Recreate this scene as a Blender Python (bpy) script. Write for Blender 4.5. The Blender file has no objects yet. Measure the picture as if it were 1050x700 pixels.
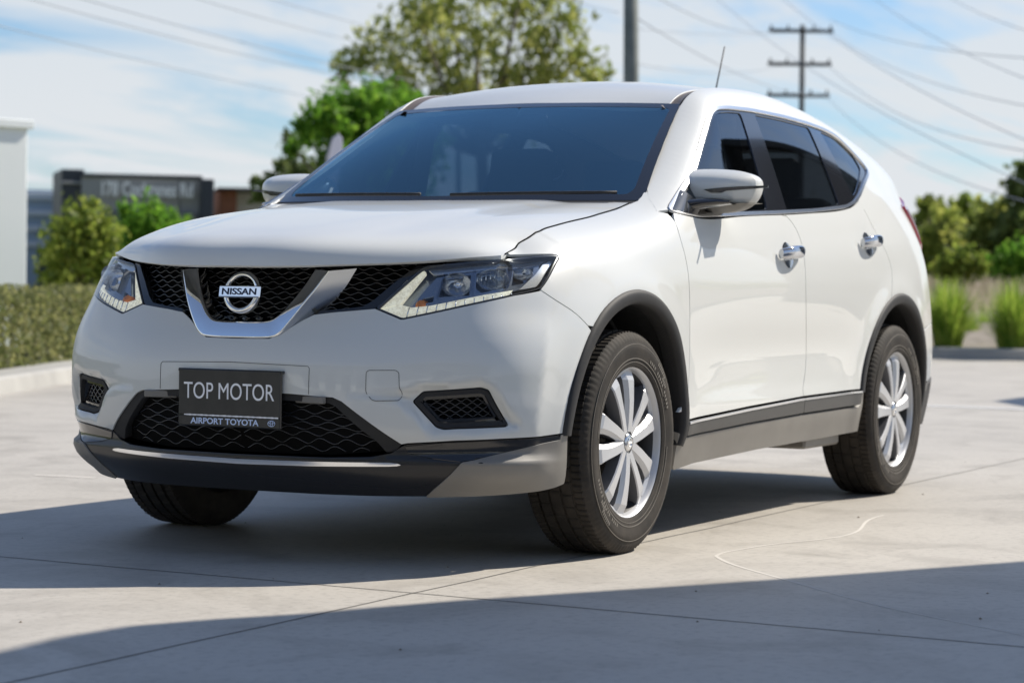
import bpy, bmesh, math, random
import numpy as np
from mathutils import Vector, Matrix
from mathutils.geometry import delaunay_2d_cdt

random.seed(7); RNG = np.random.default_rng(11)
sc = bpy.context.scene
R = math.radians
# ------------------------------------------------------------------ camera
CAM = (6.9004, 4.0161, 0.8462, 3.6176, -0.02255, 0.01388, 2422.3)   # x, y, z, yaw, pitch, roll, focal (px at 1050 wide)
def cam_basis():
    cx, cy, cz, yaw, pit, roll, f = CAM
    fw = np.array([math.cos(pit)*math.cos(yaw), math.cos(pit)*math.sin(yaw), math.sin(pit)])
    r = np.array([math.sin(yaw), -math.cos(yaw), 0.0]); u = np.cross(r, fw)
    r2 = r*math.cos(roll)+u*math.sin(roll); u2 = -r*math.sin(roll)+u*math.cos(roll)
    return np.array([cx, cy, cz]), r2, u2, fw, f
C0, CR, CU, CF, CFOC = cam_basis()
cd = bpy.data.cameras.new('camera'); cam = bpy.data.objects.new('camera', cd); sc.collection.objects.link(cam)
cam.matrix_world = Matrix(((CR[0], CU[0], -CF[0], C0[0]), (CR[1], CU[1], -CF[1], C0[1]), (CR[2], CU[2], -CF[2], C0[2]), (0, 0, 0, 1)))
cd.sensor_fit = 'HORIZONTAL'; cd.sensor_width = 36; cd.lens = 36*CFOC/1050
cd.clip_start = 0.1; cd.clip_end = 4000
cd.dof.use_dof = True; cd.dof.focus_distance = 7.15; cd.dof.aperture_fstop = 4.0
sc.camera = cam
# ------------------------------------------------------------------ sky and sun
SUN = np.array([-0.93, 0.58, 1.0]); SUN /= np.linalg.norm(SUN)
SUN_EL = math.asin(SUN[2]); SUN_AZ = math.atan2(SUN[0], SUN[1])      # rotation measured from +Y towards +X
sc.world = bpy.data.worlds.new('World'); sc.world.use_nodes = True
wn = sc.world.node_tree; wn.nodes.clear()
def N(nt, typ, **kw):
    n = nt.nodes.new(typ)
    for k, v in kw.items():
        if k.startswith('_'): setattr(n, k[1:], v)
        else: n.inputs[k.replace('__', ' ')].default_value = v
    return n
def build_sky():
    L = wn.links.new
    out = N(wn, 'ShaderNodeOutputWorld'); bg = N(wn, 'ShaderNodeBackground', Strength=0.094)
    sky = N(wn, 'ShaderNodeTexSky', _sky_type='NISHITA', _sun_disc=False, _sun_elevation=SUN_EL, _sun_rotation=SUN_AZ,
            _air_density=1.0, _dust_density=0.6, _ozone_density=3.5, _altitude=50)
    tc = N(wn, 'ShaderNodeTexCoord'); sep = N(wn, 'ShaderNodeSeparateXYZ'); L(tc.outputs['Generated'], sep.inputs[0])
    # flat cloud layer: direction / (z + k) gives perspective streaks
    add = N(wn, 'ShaderNodeMath', _operation='ADD'); L(sep.outputs['Z'], add.inputs[0]); add.inputs[1].default_value = 0.10
    mx = N(wn, 'ShaderNodeMath', _operation='MAXIMUM'); L(add.outputs[0], mx.inputs[0]); mx.inputs[1].default_value = 0.03
    dx = N(wn, 'ShaderNodeMath', _operation='DIVIDE'); L(sep.outputs['X'], dx.inputs[0]); L(mx.outputs[0], dx.inputs[1])
    dy = N(wn, 'ShaderNodeMath', _operation='DIVIDE'); L(sep.outputs['Y'], dy.inputs[0]); L(mx.outputs[0], dy.inputs[1])
    cmb = N(wn, 'ShaderNodeCombineXYZ'); L(dx.outputs[0], cmb.inputs[0]); L(dy.outputs[0], cmb.inputs[1])
    cmb0 = cmb; cmb = N(wn, 'ShaderNodeMapping'); cmb.inputs['Rotation'].default_value = (0, 0, R(35)); cmb.inputs['Scale'].default_value = (.55, 1.25, 1); L(cmb0.outputs[0], cmb.inputs['Vector'])
    nz = N(wn, 'ShaderNodeTexNoise', Scale=1.5, Detail=8.0, Roughness=0.58, Distortion=0.5); L(cmb.outputs[0], nz.inputs['Vector'])
    rp = N(wn, 'ShaderNodeValToRGB'); rp.color_ramp.elements[0].position = 0.34; rp.color_ramp.elements[1].position = 0.52
    L(nz.outputs['Fac'], rp.inputs[0])
    # clouds thin out high up, thicken to haze low down
    mr = N(wn, 'ShaderNodeMapRange'); L(sep.outputs['Z'], mr.inputs['Value'])
    for k, v in (('From Min', 0.05), ('From Max', 0.50), ('To Min', 1.0), ('To Max', 0.06)): mr.inputs[k].default_value = v
    ml = N(wn, 'ShaderNodeMath', _operation='MULTIPLY'); L(rp.outputs['Color'], ml.inputs[0]); L(mr.outputs[0], ml.inputs[1])
    hz = N(wn, 'ShaderNodeMapRange'); L(sep.outputs['Z'], hz.inputs['Value'])
    for k, v in (('From Min', 0.0), ('From Max', 0.07), ('To Min', 0.75), ('To Max', 0.10)): hz.inputs[k].default_value = v
    mxx = N(wn, 'ShaderNodeMath', _operation='MAXIMUM'); L(ml.outputs[0], mxx.inputs[0]); L(hz.outputs[0], mxx.inputs[1])
    mix = N(wn, 'ShaderNodeMix', _data_type='RGBA'); L(mxx.outputs[0], mix.inputs[0]); tn = N(wn, 'ShaderNodeMix', _data_type='RGBA', _blend_type='MULTIPLY'); tn.inputs[0].default_value = 1.0; tn.inputs[7].default_value = (.70, .84, .98, 1); L(sky.outputs[0], tn.inputs[6]); L(tn.outputs[2], mix.inputs[6])
    mix.inputs[7].default_value = (5.7, 5.95, 6.2, 1)
    L(mix.outputs[2], bg.inputs[0]); L(bg.outputs[0], out.inputs[0])
build_sky()
sd = bpy.data.lights.new('sun', 'SUN'); sd.energy = 4.2; sd.angle = R(0.55); sd.color = (1.0, 0.93, 0.82)
sun = bpy.data.objects.new('sun', sd); sc.collection.objects.link(sun)
sun.rotation_euler = Vector(SUN).to_track_quat('Z', 'Y').to_euler(); sun.location = (-20, 15, 30)
vs = sc.view_settings; vs.view_transform = 'Standard'; vs.look = 'None'; vs.gamma = 1; vs.use_curve_mapping = False; vs.exposure = 0.5
sc.cycles.max_bounces = 10; sc.cycles.transparent_max_bounces = 24
# ------------------------------------------------------------------ materials
M = {}
def mat(name, col=(.5, .5, .5), rough=.5, metal=0., coat=0., bump=None, var=None, spec=.5, coat_rough=.03):
    m = bpy.data.materials.new(name); m.use_nodes = True; nt = m.node_tree; b = nt.nodes['Principled BSDF']
    b.inputs['Base Color'].default_value = (*col, 1); b.inputs['Roughness'].default_value = rough
    b.inputs['Metallic'].default_value = metal; b.inputs['Coat Weight'].default_value = coat; b.inputs['Coat Roughness'].default_value = coat_rough
    b.inputs['Specular IOR Level'].default_value = spec
    tc = N(nt, 'ShaderNodeTexCoord')
    if var:                                                     # (scale, second colour, low, high)
        nz = N(nt, 'ShaderNodeTexNoise', Scale=var[0], Detail=6.0, Roughness=.6); nt.links.new(tc.outputs['Object'], nz.inputs['Vector'])
        rp = N(nt, 'ShaderNodeMapRange'); nt.links.new(nz.outputs['Fac'], rp.inputs['Value'])
        rp.inputs['From Min'].default_value = var[2]; rp.inputs['From Max'].default_value = var[3]
        mx = N(nt, 'ShaderNodeMix', _data_type='RGBA'); nt.links.new(rp.outputs[0], mx.inputs[0])
        mx.inputs[6].default_value = (*col, 1); mx.inputs[7].default_value = (*var[1], 1)
        nt.links.new(mx.outputs[2], b.inputs['Base Color'])
    if bump:                                                    # (scale, strength, distance)
        nz = N(nt, 'ShaderNodeTexNoise', Scale=bump[0], Detail=4.0); nt.links.new(tc.outputs['Object'], nz.inputs['Vector'])
        bp = N(nt, 'ShaderNodeBump', Strength=bump[1], Distance=bump[2]); nt.links.new(nz.outputs['Fac'], bp.inputs['Height'])
        nt.links.new(bp.outputs[0], b.inputs['Normal'])
    M[name] = m; return m
mat('paint', (.675, .68, .655), .40, 0, .72, spec=.3, coat_rough=.012)
M['paint'].node_tree.nodes['Principled BSDF'].inputs['Coat IOR'].default_value = 1.55
mat('plastic', (.026, .026, .028), .62, bump=(900, .25, .0006), var=(6, (.036, .035, .034), .4, .7), spec=.3)
mat('plastic_lit', (.20, .187, .168), .5, bump=(900, .25, .0006), var=(5, (.235, .22, .197), .35, .7))  # dark trim plastic with sun and ground bounce lightened into its colour
mat('gloss_black', (.012, .012, .014), .12, coat=.6)
mat('dark', (.006, .006, .006), .9, spec=.1)
mat('liner', (.02, .02, .02), .75, bump=(40, .3, .004))
mat('chrome', (.95, .955, .96), .05, 1.0)
mat('strip_chrome', (.93, .94, .96), .16, 1.0)
mat('satin_chrome', (.62, .63, .65), .22, 1.0)
mat('alloy', (.52, .525, .54), .36, .35, coat=.2, coat_rough=.1)
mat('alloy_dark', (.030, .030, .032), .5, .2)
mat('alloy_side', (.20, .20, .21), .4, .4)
mat('plastic_mid', (.062, .060, .057), .5, bump=(900, .25, .0006))
mat('tyre', (.026, .023, .020), .75, bump=(160, .25, .001), var=(9, (.062, .052, .042), .4, .75), spec=.25)
mat('tyre_text', (.15, .135, .115), .6)
mat('lip_black', (.016, .016, .018), .26)
mat('disc', (.13, .12, .11), .4, .7)
mat('hub_rust', (.16, .10, .06), .6, .5)
mat('seat', (.07, .07, .075), .8, bump=(300, .3, .001))
mat('cabin', (.03, .03, .032), .7)
mat('headliner', (.35, .34, .32), .9)
mat('plate_black', (.028, .027, .026), .38, var=(20, (.04, .038, .036), .4, .7))
mat('white_text', (.93, .93, .95), .45)
mat('blue_text', (.62, .74, .98), .45)
mat('badge_navy', (.01, .018, .06), .3)
mat('amber', (.75, .22, .03), .2)
mat('drl', (.80, .78, .62), .18, coat=.5)
mat('led', (.88, .86, .68), .25, var=(70, (.40, .39, .32), .42, .58))
_b = M['led'].node_tree.nodes['Principled BSDF']; _b.inputs['Emission Color'].default_value = (1, .95, .74, 1); _b.inputs['Emission Strength'].default_value = .32
mat('lamp_grey', (.27, .31, .38), .16, .75)
mat('lamp_chrome', (.93, .94, .96), .18, .85)
mat('handle_chrome', (.50, .52, .56), .07, 1.0)
mat('lamp_dark', (.035, .036, .042), .25, coat=.4)
mat('tail_red', (.35, .02, .05), .12, coat=.8)
mat('tail_clear', (.62, .55, .66), .12, coat=.8)
mat('ditch', (.13, .105, .09), .45)
mat('mirror_glass', (.8, .82, .85), .02, 1.0)
def glass(name, tint, refl_min=0.04, rc=(1, 1, 1)):
    m = bpy.data.materials.new(name); m.use_nodes = True; nt = m.node_tree; nt.nodes.clear(); L = nt.links.new
    o = N(nt, 'ShaderNodeOutputMaterial'); mx = N(nt, 'ShaderNodeMixShader'); t = N(nt, 'ShaderNodeBsdfTransparent', Color=(*tint, 1))
    g = N(nt, 'ShaderNodeBsdfGlossy', Roughness=.008, Color=(*rc, 1)); lw = N(nt, 'ShaderNodeLayerWeight', Blend=.5); fr = N(nt, 'ShaderNodeMath', _operation='POWER'); fr.inputs[1].default_value = 5.0; L(lw.outputs['Facing'], fr.inputs[0])
    mr = N(nt, 'ShaderNodeMapRange'); mr.inputs['To Min'].default_value = refl_min; mr.inputs['To Max'].default_value = 1.0
    L(fr.outputs[0], mr.inputs['Value']); L(mr.outputs[0], mx.inputs[0]); L(t.outputs[0], mx.inputs[1]); L(g.outputs[0], mx.inputs[2]); L(mx.outputs[0], o.inputs[0])
    M[name] = m
glass('windshield_glass', (.40, .54, .66), .25, (.50, .84, 1)); glass('side_glass', (.17, .19, .21), .11, (.85, .93, 1)); glass('lens', (.90, .92, .93), .05)
# ------------------------------------------------------------------ object helpers
col = sc.collection
def tag(o, label=None, cat=None, group=None, kind=None):
    for k, v in (('label', label), ('category', cat), ('group', group), ('kind', kind)):
        if v: o[k] = v
    return o
def empty(name, loc=(0, 0, 0), rz=0, parent=None):
    o = bpy.data.objects.new(name, None); col.objects.link(o); o.location = loc; o.rotation_euler = (0, 0, rz); o.empty_display_size = .2
    if parent: o.parent = parent
    return o
def mesh(name, v, f, m, parent=None, normals=None, smooth=True, mats=None, fmat=None):
    me = bpy.data.meshes.new(name); me.from_pydata([tuple(map(float, p)) for p in v], [], [tuple(map(int, q)) for q in f])
    if smooth: me.polygons.foreach_set('use_smooth', [True]*len(me.polygons))
    for k in (mats or [m]): me.materials.append(M[k] if isinstance(k, str) else k)
    if fmat is not None: me.polygons.foreach_set('material_index', fmat)
    me.update()
    if normals is not None: me.normals_split_custom_set_from_vertices([tuple(map(float, n)) for n in normals])
    o = bpy.data.objects.new(name, me); col.objects.link(o)
    if parent: o.parent = parent
    return o
class MB:
    """collects simple shapes into one mesh"""
    def __init__(s): s.v = []; s.f = []; s.mi = []; s.cur = 0
    def add(s, v, f):
        b = len(s.v); s.v += [tuple(map(float, p)) for p in v]; s.f += [tuple(int(i)+b for i in q) for q in f]; s.mi += [s.cur]*len(f); return s
    def box(s, c, d, rz=0, ch=0, rot=None):
        x, y, z = [k/2 for k in d]
        if ch:
            v = []; 
            for sx in (-1, 1):
                for sy in (-1, 1):
                    for sz in (-1, 1):
                        v += [(sx*(x-ch), sy*(y-ch), sz*z), (sx*(x-ch), sy*y, sz*(z-ch)), (sx*x, sy*(y-ch), sz*(z-ch))]
            bm = bmesh.new(); bv = [bm.verts.new(p) for p in v]; r = bmesh.ops.convex_hull(bm, input=bv); bm.verts.index_update()
            v = [p.co[:] for p in bm.verts]; f = [[q.index for q in g.verts] for g in bm.faces]; bm.free()
        else:
            v = [(a*x, b*y, c_*z) for a in (-1, 1) for b in (-1, 1) for c_ in (-1, 1)]
            f = [(0, 1, 3, 2), (4, 6, 7, 5), (0, 4, 5, 1), (2, 3, 7, 6), (0, 2, 6, 4), (1, 5, 7, 3)]
        m = (rot or Matrix.Rotation(rz, 3, 'Z'))
        return s.add([Vector(c)+m @ Vector(p) for p in v], f)
    def tube(s, pts, r, n=10, cap=True, closed=False):
        pts = [Vector(p) for p in pts]; rr = r if hasattr(r, '__len__') else [r]*len(pts); v = []; f = []; k = len(pts)
        t0 = (pts[1]-pts[0]).normalized(); a = t0.orthogonal().normalized()
        for i, p in enumerate(pts):
            if closed: t = (pts[(i+1) % k]-pts[i-1]).normalized()
            else: t = (pts[min(i+1, k-1)]-pts[max(i-1, 0)]).normalized()
            a = (a-t*a.dot(t)).normalized(); b = t.cross(a)
            v += [p+(a*math.cos(2*math.pi*j/n)+b*math.sin(2*math.pi*j/n))*rr[i] for j in range(n)]
        for i in range(k if closed else k-1):
            for j in range(n):
                i2 = (i+1) % k; f.append((i*n+j, i*n+(j+1) % n, i2*n+(j+1) % n, i2*n+j))
        if cap and not closed: f += [tuple(range(n))[::-1], tuple(range((k-1)*n, k*n))]
        return s.add(v, f)
    def lathe(s, prof, n=64, axis='y', c=(0, 0, 0), close=False):
        v = []; f = []; k = len(prof)
        for i in range(n):
            a = 2*math.pi*i/n; ca, sa = math.cos(a), math.sin(a)
            for (r, h) in prof:
                p = {'y': (r*ca, h, r*sa), 'x': (h, r*ca, r*sa), 'z': (r*ca, r*sa, h)}[axis]; v.append((p[0]+c[0], p[1]+c[1], p[2]+c[2]))
        for i in range(n):
            for j in range(k if close else k-1):
                f.append((i*k+j, ((i+1) % n)*k+j, ((i+1) % n)*k+(j+1) % k, i*k+(j+1) % k))
        return s.add(v, f)
    def grid(s, P, flip=False):
        P = np.asarray(P); a, b = P.shape[:2]
        f = [(i*b+j, i*b+j+1, (i+1)*b+j+1, (i+1)*b+j) for i in range(a-1) for j in range(b-1)]
        if flip: f = [q[::-1] for q in f]
        return s.add(P.reshape(-1, 3), f)
    def build(s, name, m, parent=None, smooth=False, mats=None, angle=None):
        o = mesh(name, s.v, s.f, m, parent, smooth=smooth or angle is not None, mats=mats, fmat=s.mi if mats else None)
        if angle is not None:
            me = o.data; bm = bmesh.new(); bm.from_mesh(me)
            for e in bm.edges:
                if len(e.link_faces) == 2 and e.calc_face_angle(0) > R(angle): e.smooth = False
            bm.to_mesh(me); bm.free()
        return o
def at(u, v, dist):                                              # point seen at a photo pixel, dist metres ahead of the camera
    return C0+(CF+CR*(u-525)/CFOC-CU*(v-350)/CFOC)*dist
def on_plane(u, v, ax, val):
    d = CF+CR*(u-525)/CFOC-CU*(v-350)/CFOC; return C0+d*((val-C0[ax])/d[ax])
def project(X):
    d = X-C0; z = d @ CF; return np.stack([525+CFOC*(d @ CR)/z, 350-CFOC*(d @ CU)/z], -1)
# ------------------------------------------------------------------ smooth surface maths
def pchip(xk, yk, x):
    """monotone cubic through knots; yk (k, ...) ; linear beyond the ends"""
    xk = np.asarray(xk, float); yk = np.asarray(yk, float); sh = yk.shape[1:]; yk = yk.reshape(len(xk), -1); x = np.asarray(x, float)
    h = np.diff(xk)[:, None]; d = np.diff(yk, axis=0)/h; m = np.zeros_like(yk)
    for i in range(1, len(xk)-1):
        w1 = 2*h[i]+h[i-1]; w2 = h[i]+2*h[i-1]; ok = d[i-1]*d[i] > 0
        with np.errstate(divide='ignore', invalid='ignore'): mm = (w1+w2)/(w1/d[i-1]+w2/d[i])
        m[i] = np.where(ok, mm, 0)
    m[0] = d[0]; m[-1] = d[-1]
    i = np.clip(np.searchsorted(xk, x)-1, 0, len(xk)-2); t = ((x-xk[i])/h[i, 0])[:, None]; H = h[i]
    tc = np.clip(t, 0, 1)
    y = (2*tc**3-3*tc**2+1)*yk[i]+(tc**3-2*tc**2+tc)*H*m[i]+(-2*tc**3+3*tc**2)*yk[i+1]+(tc**3-tc**2)*H*m[i+1]
    y = y+np.where(t < 0, t*H*m[0], 0)+np.where(t > 1, (t-1)*H*m[-1], 0)
    return y.reshape((len(x),)+sh)
def cubic(xk, yk, x):
    """natural cubic spline"""
    xk = np.asarray(xk, float); yk = np.asarray(yk, float); sh = yk.shape[1:]; Y = yk.reshape(len(xk), -1); n = len(xk); h = np.diff(xk)
    A = np.eye(n); B = np.zeros_like(Y)
    for i in range(1, n-1):
        A[i, i-1] = h[i-1]; A[i, i] = 2*(h[i-1]+h[i]); A[i, i+1] = h[i]; B[i] = 6*((Y[i+1]-Y[i])/h[i]-(Y[i]-Y[i-1])/h[i-1])
    S = np.linalg.solve(A, B); x = np.asarray(x, float); i = np.clip(np.searchsorted(xk, x)-1, 0, n-2)
    a = ((xk[i+1]-x)/h[i])[:, None]; b = ((x-xk[i])/h[i])[:, None]; H = h[i][:, None]
    y = a*Y[i]+b*Y[i+1]+((a**3-a)*S[i]+(b**3-b)*S[i+1])*H*H/6
    return y.reshape((len(x),)+sh)
def blur(A, sig, axis):
    """gaussian blur, odd reflection about the end samples"""
    if sig < .3: return A
    k = int(3*sig+1); w = np.exp(-.5*(np.arange(-k, k+1)/sig)**2); w /= w.sum()
    A = np.moveaxis(A, axis, 0); k2 = min(k, len(A)-1)
    lo = 2*A[0]-A[1:k2+1][::-1]; hi = 2*A[-1]-A[-k2-1:-1][::-1]; E = np.concatenate([lo, A, hi]); out = np.zeros_like(A)
    for j, ww in enumerate(w):
        s = j-k
        if abs(s) <= k2: out += ww*E[k2+s:k2+s+len(A)]
    out /= sum(ww for j, ww in enumerate(w) if abs(j-k) <= k2)
    return np.moveaxis(out, 0, axis)
class Surf:
    """dense regular grid surface P[i, j] over (a, b)"""
    def __init__(s, a, b, P, flip=False):
        s.a, s.b, s.P = a, b, P; da = np.gradient(P, a, axis=0); db = np.gradient(P, b, axis=1); n = np.cross(da, db)
        n /= np.linalg.norm(n, axis=2, keepdims=True)+1e-12; s.N = -n if flip else n
    def _lerp(s, G, q):
        q = np.asarray(q, float); fa = (q[:, 0]-s.a[0])/(s.a[1]-s.a[0]); fb = (q[:, 1]-s.b[0])/(s.b[1]-s.b[0])
        i = np.clip(fa.astype(int), 0, len(s.a)-2); j = np.clip(fb.astype(int), 0, len(s.b)-2); x = (fa-i)[:, None]; y = (fb-j)[:, None]
        return (G[i, j]*(1-x)+G[i+1, j]*x)*(1-y)+(G[i, j+1]*(1-x)+G[i+1, j+1]*x)*y
    def pos(s, q): return s._lerp(s.P, q)
    def nrm(s, q):
        n = s._lerp(s.N, q); return n/np.linalg.norm(n, axis=1, keepdims=True)
    def inv(s, uv, amin=-9, amax=99, bmin=-9, bmax=99):
        """(a, b) of the surface point a photo pixel sees"""
        uv = np.atleast_2d(np.asarray(uv, float))
        if not hasattr(s, '_px'): s._px = project(s.P); s._f = np.einsum('ijk,ijk->ij', s.N, C0-s.P) > 0
        ok = s._f & ((s.a >= amin) & (s.a <= amax))[:, None] & ((s.b >= bmin) & (s.b <= bmax))[None]
        out = []
        for t in uv:
            d = ((s._px-t)**2).sum(-1); d[~ok] = 1e9; i, j = np.unravel_index(d.argmin(), d.shape); q = np.array([s.a[i], s.b[j]])
            for _ in range(8):
                f = lambda w: project(s.pos(w[None]))[0]-t
                e = f(q); h = .004; J = np.stack([(f(q+(h, 0))-e)/h, (f(q+(0, h))-e)/h], 1)
                st = np.linalg.lstsq(J, -e, rcond=None)[0]; L = np.linalg.norm(st)
                if L > .03: st *= .03/L
                q = q+st
            if np.linalg.norm(q-np.array([s.a[i], s.b[j]])) > .08: q = np.array([s.a[i], s.b[j]])
            out.append(q)
        return np.array(out)
def area2(p): x, y = p[:, 0], p[:, 1]; return (x*np.roll(y, -1)-np.roll(x, -1)*y).sum()
def inset(p, d):
    """move a polygon's edge inwards by d (outwards if negative)"""
    p = np.asarray(p, float); s = 1 if area2(p) > 0 else -1; a = p-np.roll(p, 1, 0); b = np.roll(p, -1, 0)-p
    a /= np.linalg.norm(a, axis=1)[:, None]+1e-12; b /= np.linalg.norm(b, axis=1)[:, None]+1e-12
    na = np.stack([-a[:, 1], a[:, 0]], 1)*s; nb = np.stack([-b[:, 1], b[:, 0]], 1)*s; m = na+nb
    m /= np.maximum((m*na).sum(1), .35)[:, None]*1.0; return p+m*d
def resample(p, step, closed=True):
    p = np.asarray(p, float); q = np.vstack([p, p[:1]]) if closed else p; out = []
    for a, b in zip(q[:-1], q[1:]):
        n = max(1, int(math.ceil(np.linalg.norm(b-a)/step))); out += [a+(b-a)*k/n for k in range(n)]
    if not closed: out.append(q[-1])
    return np.array(out)
def rounded(p, r, n=5):
    """round every corner of a closed polygon"""
    p = np.asarray(p, float); out = []
    for i in range(len(p)):
        a, b, c = p[i-1], p[i], p[(i+1) % len(p)]; la, lc = np.linalg.norm(a-b), np.linalg.norm(c-b); k = min(r, .45*la, .45*lc)
        s, e = b+(a-b)/la*k, b+(c-b)/lc*k
        for t in np.linspace(0, 1, n): out.append((1-t)**2*s+2*t*(1-t)*b+t*t*e)
    return np.array(out)
def smoothline(p, n=40):
    p = np.asarray(p, float); t = np.concatenate([[0], np.cumsum(np.linalg.norm(np.diff(p, axis=0), axis=1))]); return cubic(t, p, np.linspace(0, t[-1], n))
def inside(p, poly):
    x, y = p[:, 0], p[:, 1]; r = np.zeros(len(p), bool)
    for (x0, y0), (x1, y1) in zip(poly, np.roll(poly, -1, 0)):
        if y0 == y1: continue
        c = ((y0 > y) != (y1 > y)) & (x < (x1-x0)*(y-y0)/(y1-y0)+x0); r ^= c
    return r
def seg_dist(p, poly):
    d = np.full(len(p), 1e9)
    for a, b in zip(poly, np.roll(poly, -1, 0)):
        ab = b-a; t = np.clip(((p-a) @ ab)/(ab @ ab+1e-12), 0, 1); d = np.minimum(d, np.linalg.norm(p-a-t[:, None]*ab, axis=1))
    return d
def trim(outer, holes, res):
    """triangulate a 2D region with interior points"""
    outer = resample(outer, res); hs = [resample(h, res) for h in holes]; pts = []; ed = []
    for lp in [outer]+hs:
        b = len(pts); pts += [tuple(q) for q in lp]; ed += [(b+i, b+(i+1) % len(lp)) for i in range(len(lp))]
    lo, hi = outer.min(0), outer.max(0); gx = np.arange(lo[0], hi[0], res); gy = np.arange(lo[1], hi[1], res*.87)
    g = np.array([(x+(res/2 if j % 2 else 0), y) for j, y in enumerate(gy) for x in gx]).reshape(-1, 2)
    if len(g):
        k = inside(g, outer)
        for h in hs: k &= ~inside(g, h)
        g = g[k]
    if len(g):
        k = seg_dist(g, outer) > res*.45
        for h in hs: k &= seg_dist(g, h) > res*.45
        pts += [tuple(q) for q in g[k]]
    V, _, F, *_ = delaunay_2d_cdt([Vector(q) for q in pts], ed, [], 0, 1e-6)
    V = np.array([v[:] for v in V]); F = np.array([f for f in F if len(f) == 3])
    c = V[F].mean(1); k = inside(c, outer)
    for h in hs: k &= ~inside(c, h)
    F = F[k]; x = V[F]; s = np.cross(x[:, 1]-x[:, 0], x[:, 2]-x[:, 0]); F[s < 0] = F[s < 0][:, ::-1]
    return V, F
def panel(name, outer, m, parent, surf, holes=(), off=0., skirt=.012, res=.022, gap=.002, side='L', flipped=False, hole_gap=None):
    """a trimmed piece of a body surface with edges folded inwards; side L, R (mirrored) or B (both halves in one mesh)"""
    o0 = resample(outer, res); o = inset(o0, gap) if gap else np.asarray(outer, float)
    if gap and side == 'B': k = (np.abs(o0[:, 0]) < 1e-6) | (o0[:, 0] > 5.955); o[k, 0] = o0[k, 0]
    hs = [inset(resample(h, res), -(gap if hole_gap is None else hole_gap)) for h in holes]
    V, F = trim(o, hs, res); P = surf.pos(V); Nn = surf.nrm(V); P = P+Nn*off
    e = {}
    for t in F:
        for a, b in ((t[0], t[1]), (t[1], t[2]), (t[2], t[0])): e[(a, b)] = e.get((a, b), 0)+1
    be = [k for k in e if (k[1], k[0]) not in e]
    v, n, f = list(P), list(Nn), [tuple(t) for t in F]
    x = P[F[:200]]; fn = np.cross(x[:, 1]-x[:, 0], x[:, 2]-x[:, 0]); 
    if (fn*Nn[F[:200, 0]]).sum() < 0: f = [t[::-1] for t in f]; be = [(b, a) for a, b in be]
    if skirt:
        for a, b in be:
            if side == 'B' and abs(P[a][1]) < 2e-3 and abs(P[b][1]) < 2e-3: continue
            t = P[b]-P[a]; out = np.cross(t, Nn[a]); out /= np.linalg.norm(out)+1e-12; k = len(v)
            v += [P[a], P[b], P[b]-Nn[b]*skirt, P[a]-Nn[a]*skirt]; n += [out*.8+Nn[a]*.6, out*.8+Nn[b]*.6, out, out]; f.append((k+1, k, k+3, k+2))
    v, n = np.array(v), np.array(n); n /= np.linalg.norm(n, axis=1)[:, None]+1e-12
    my = np.array([1, -1, 1])
    if side == 'R': v, n, f = v*my, n*my, [t[::-1] for t in f]
    if side == 'B':
        k = len(v); v, n, f = np.vstack([v, v*my]), np.vstack([n, n*my]), f+[tuple(i+k for i in t[::-1]) for t in f]
    return mesh(name, v, f, m, parent, normals=n)
def mirror_obj(o, name=None, parent=None):
    me = o.data; v = [(p.co.x, -p.co.y, p.co.z) for p in me.vertices]; f = [tuple(p.vertices)[::-1] for p in me.polygons]
    n = mesh(name or o.name.split('.')[0], v, f, None, parent or o.parent, mats=[m for m in me.materials], fmat=[p.material_index for p in me.polygons], smooth=me.polygons[0].use_smooth if len(me.polygons) else True)
    return n
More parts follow.
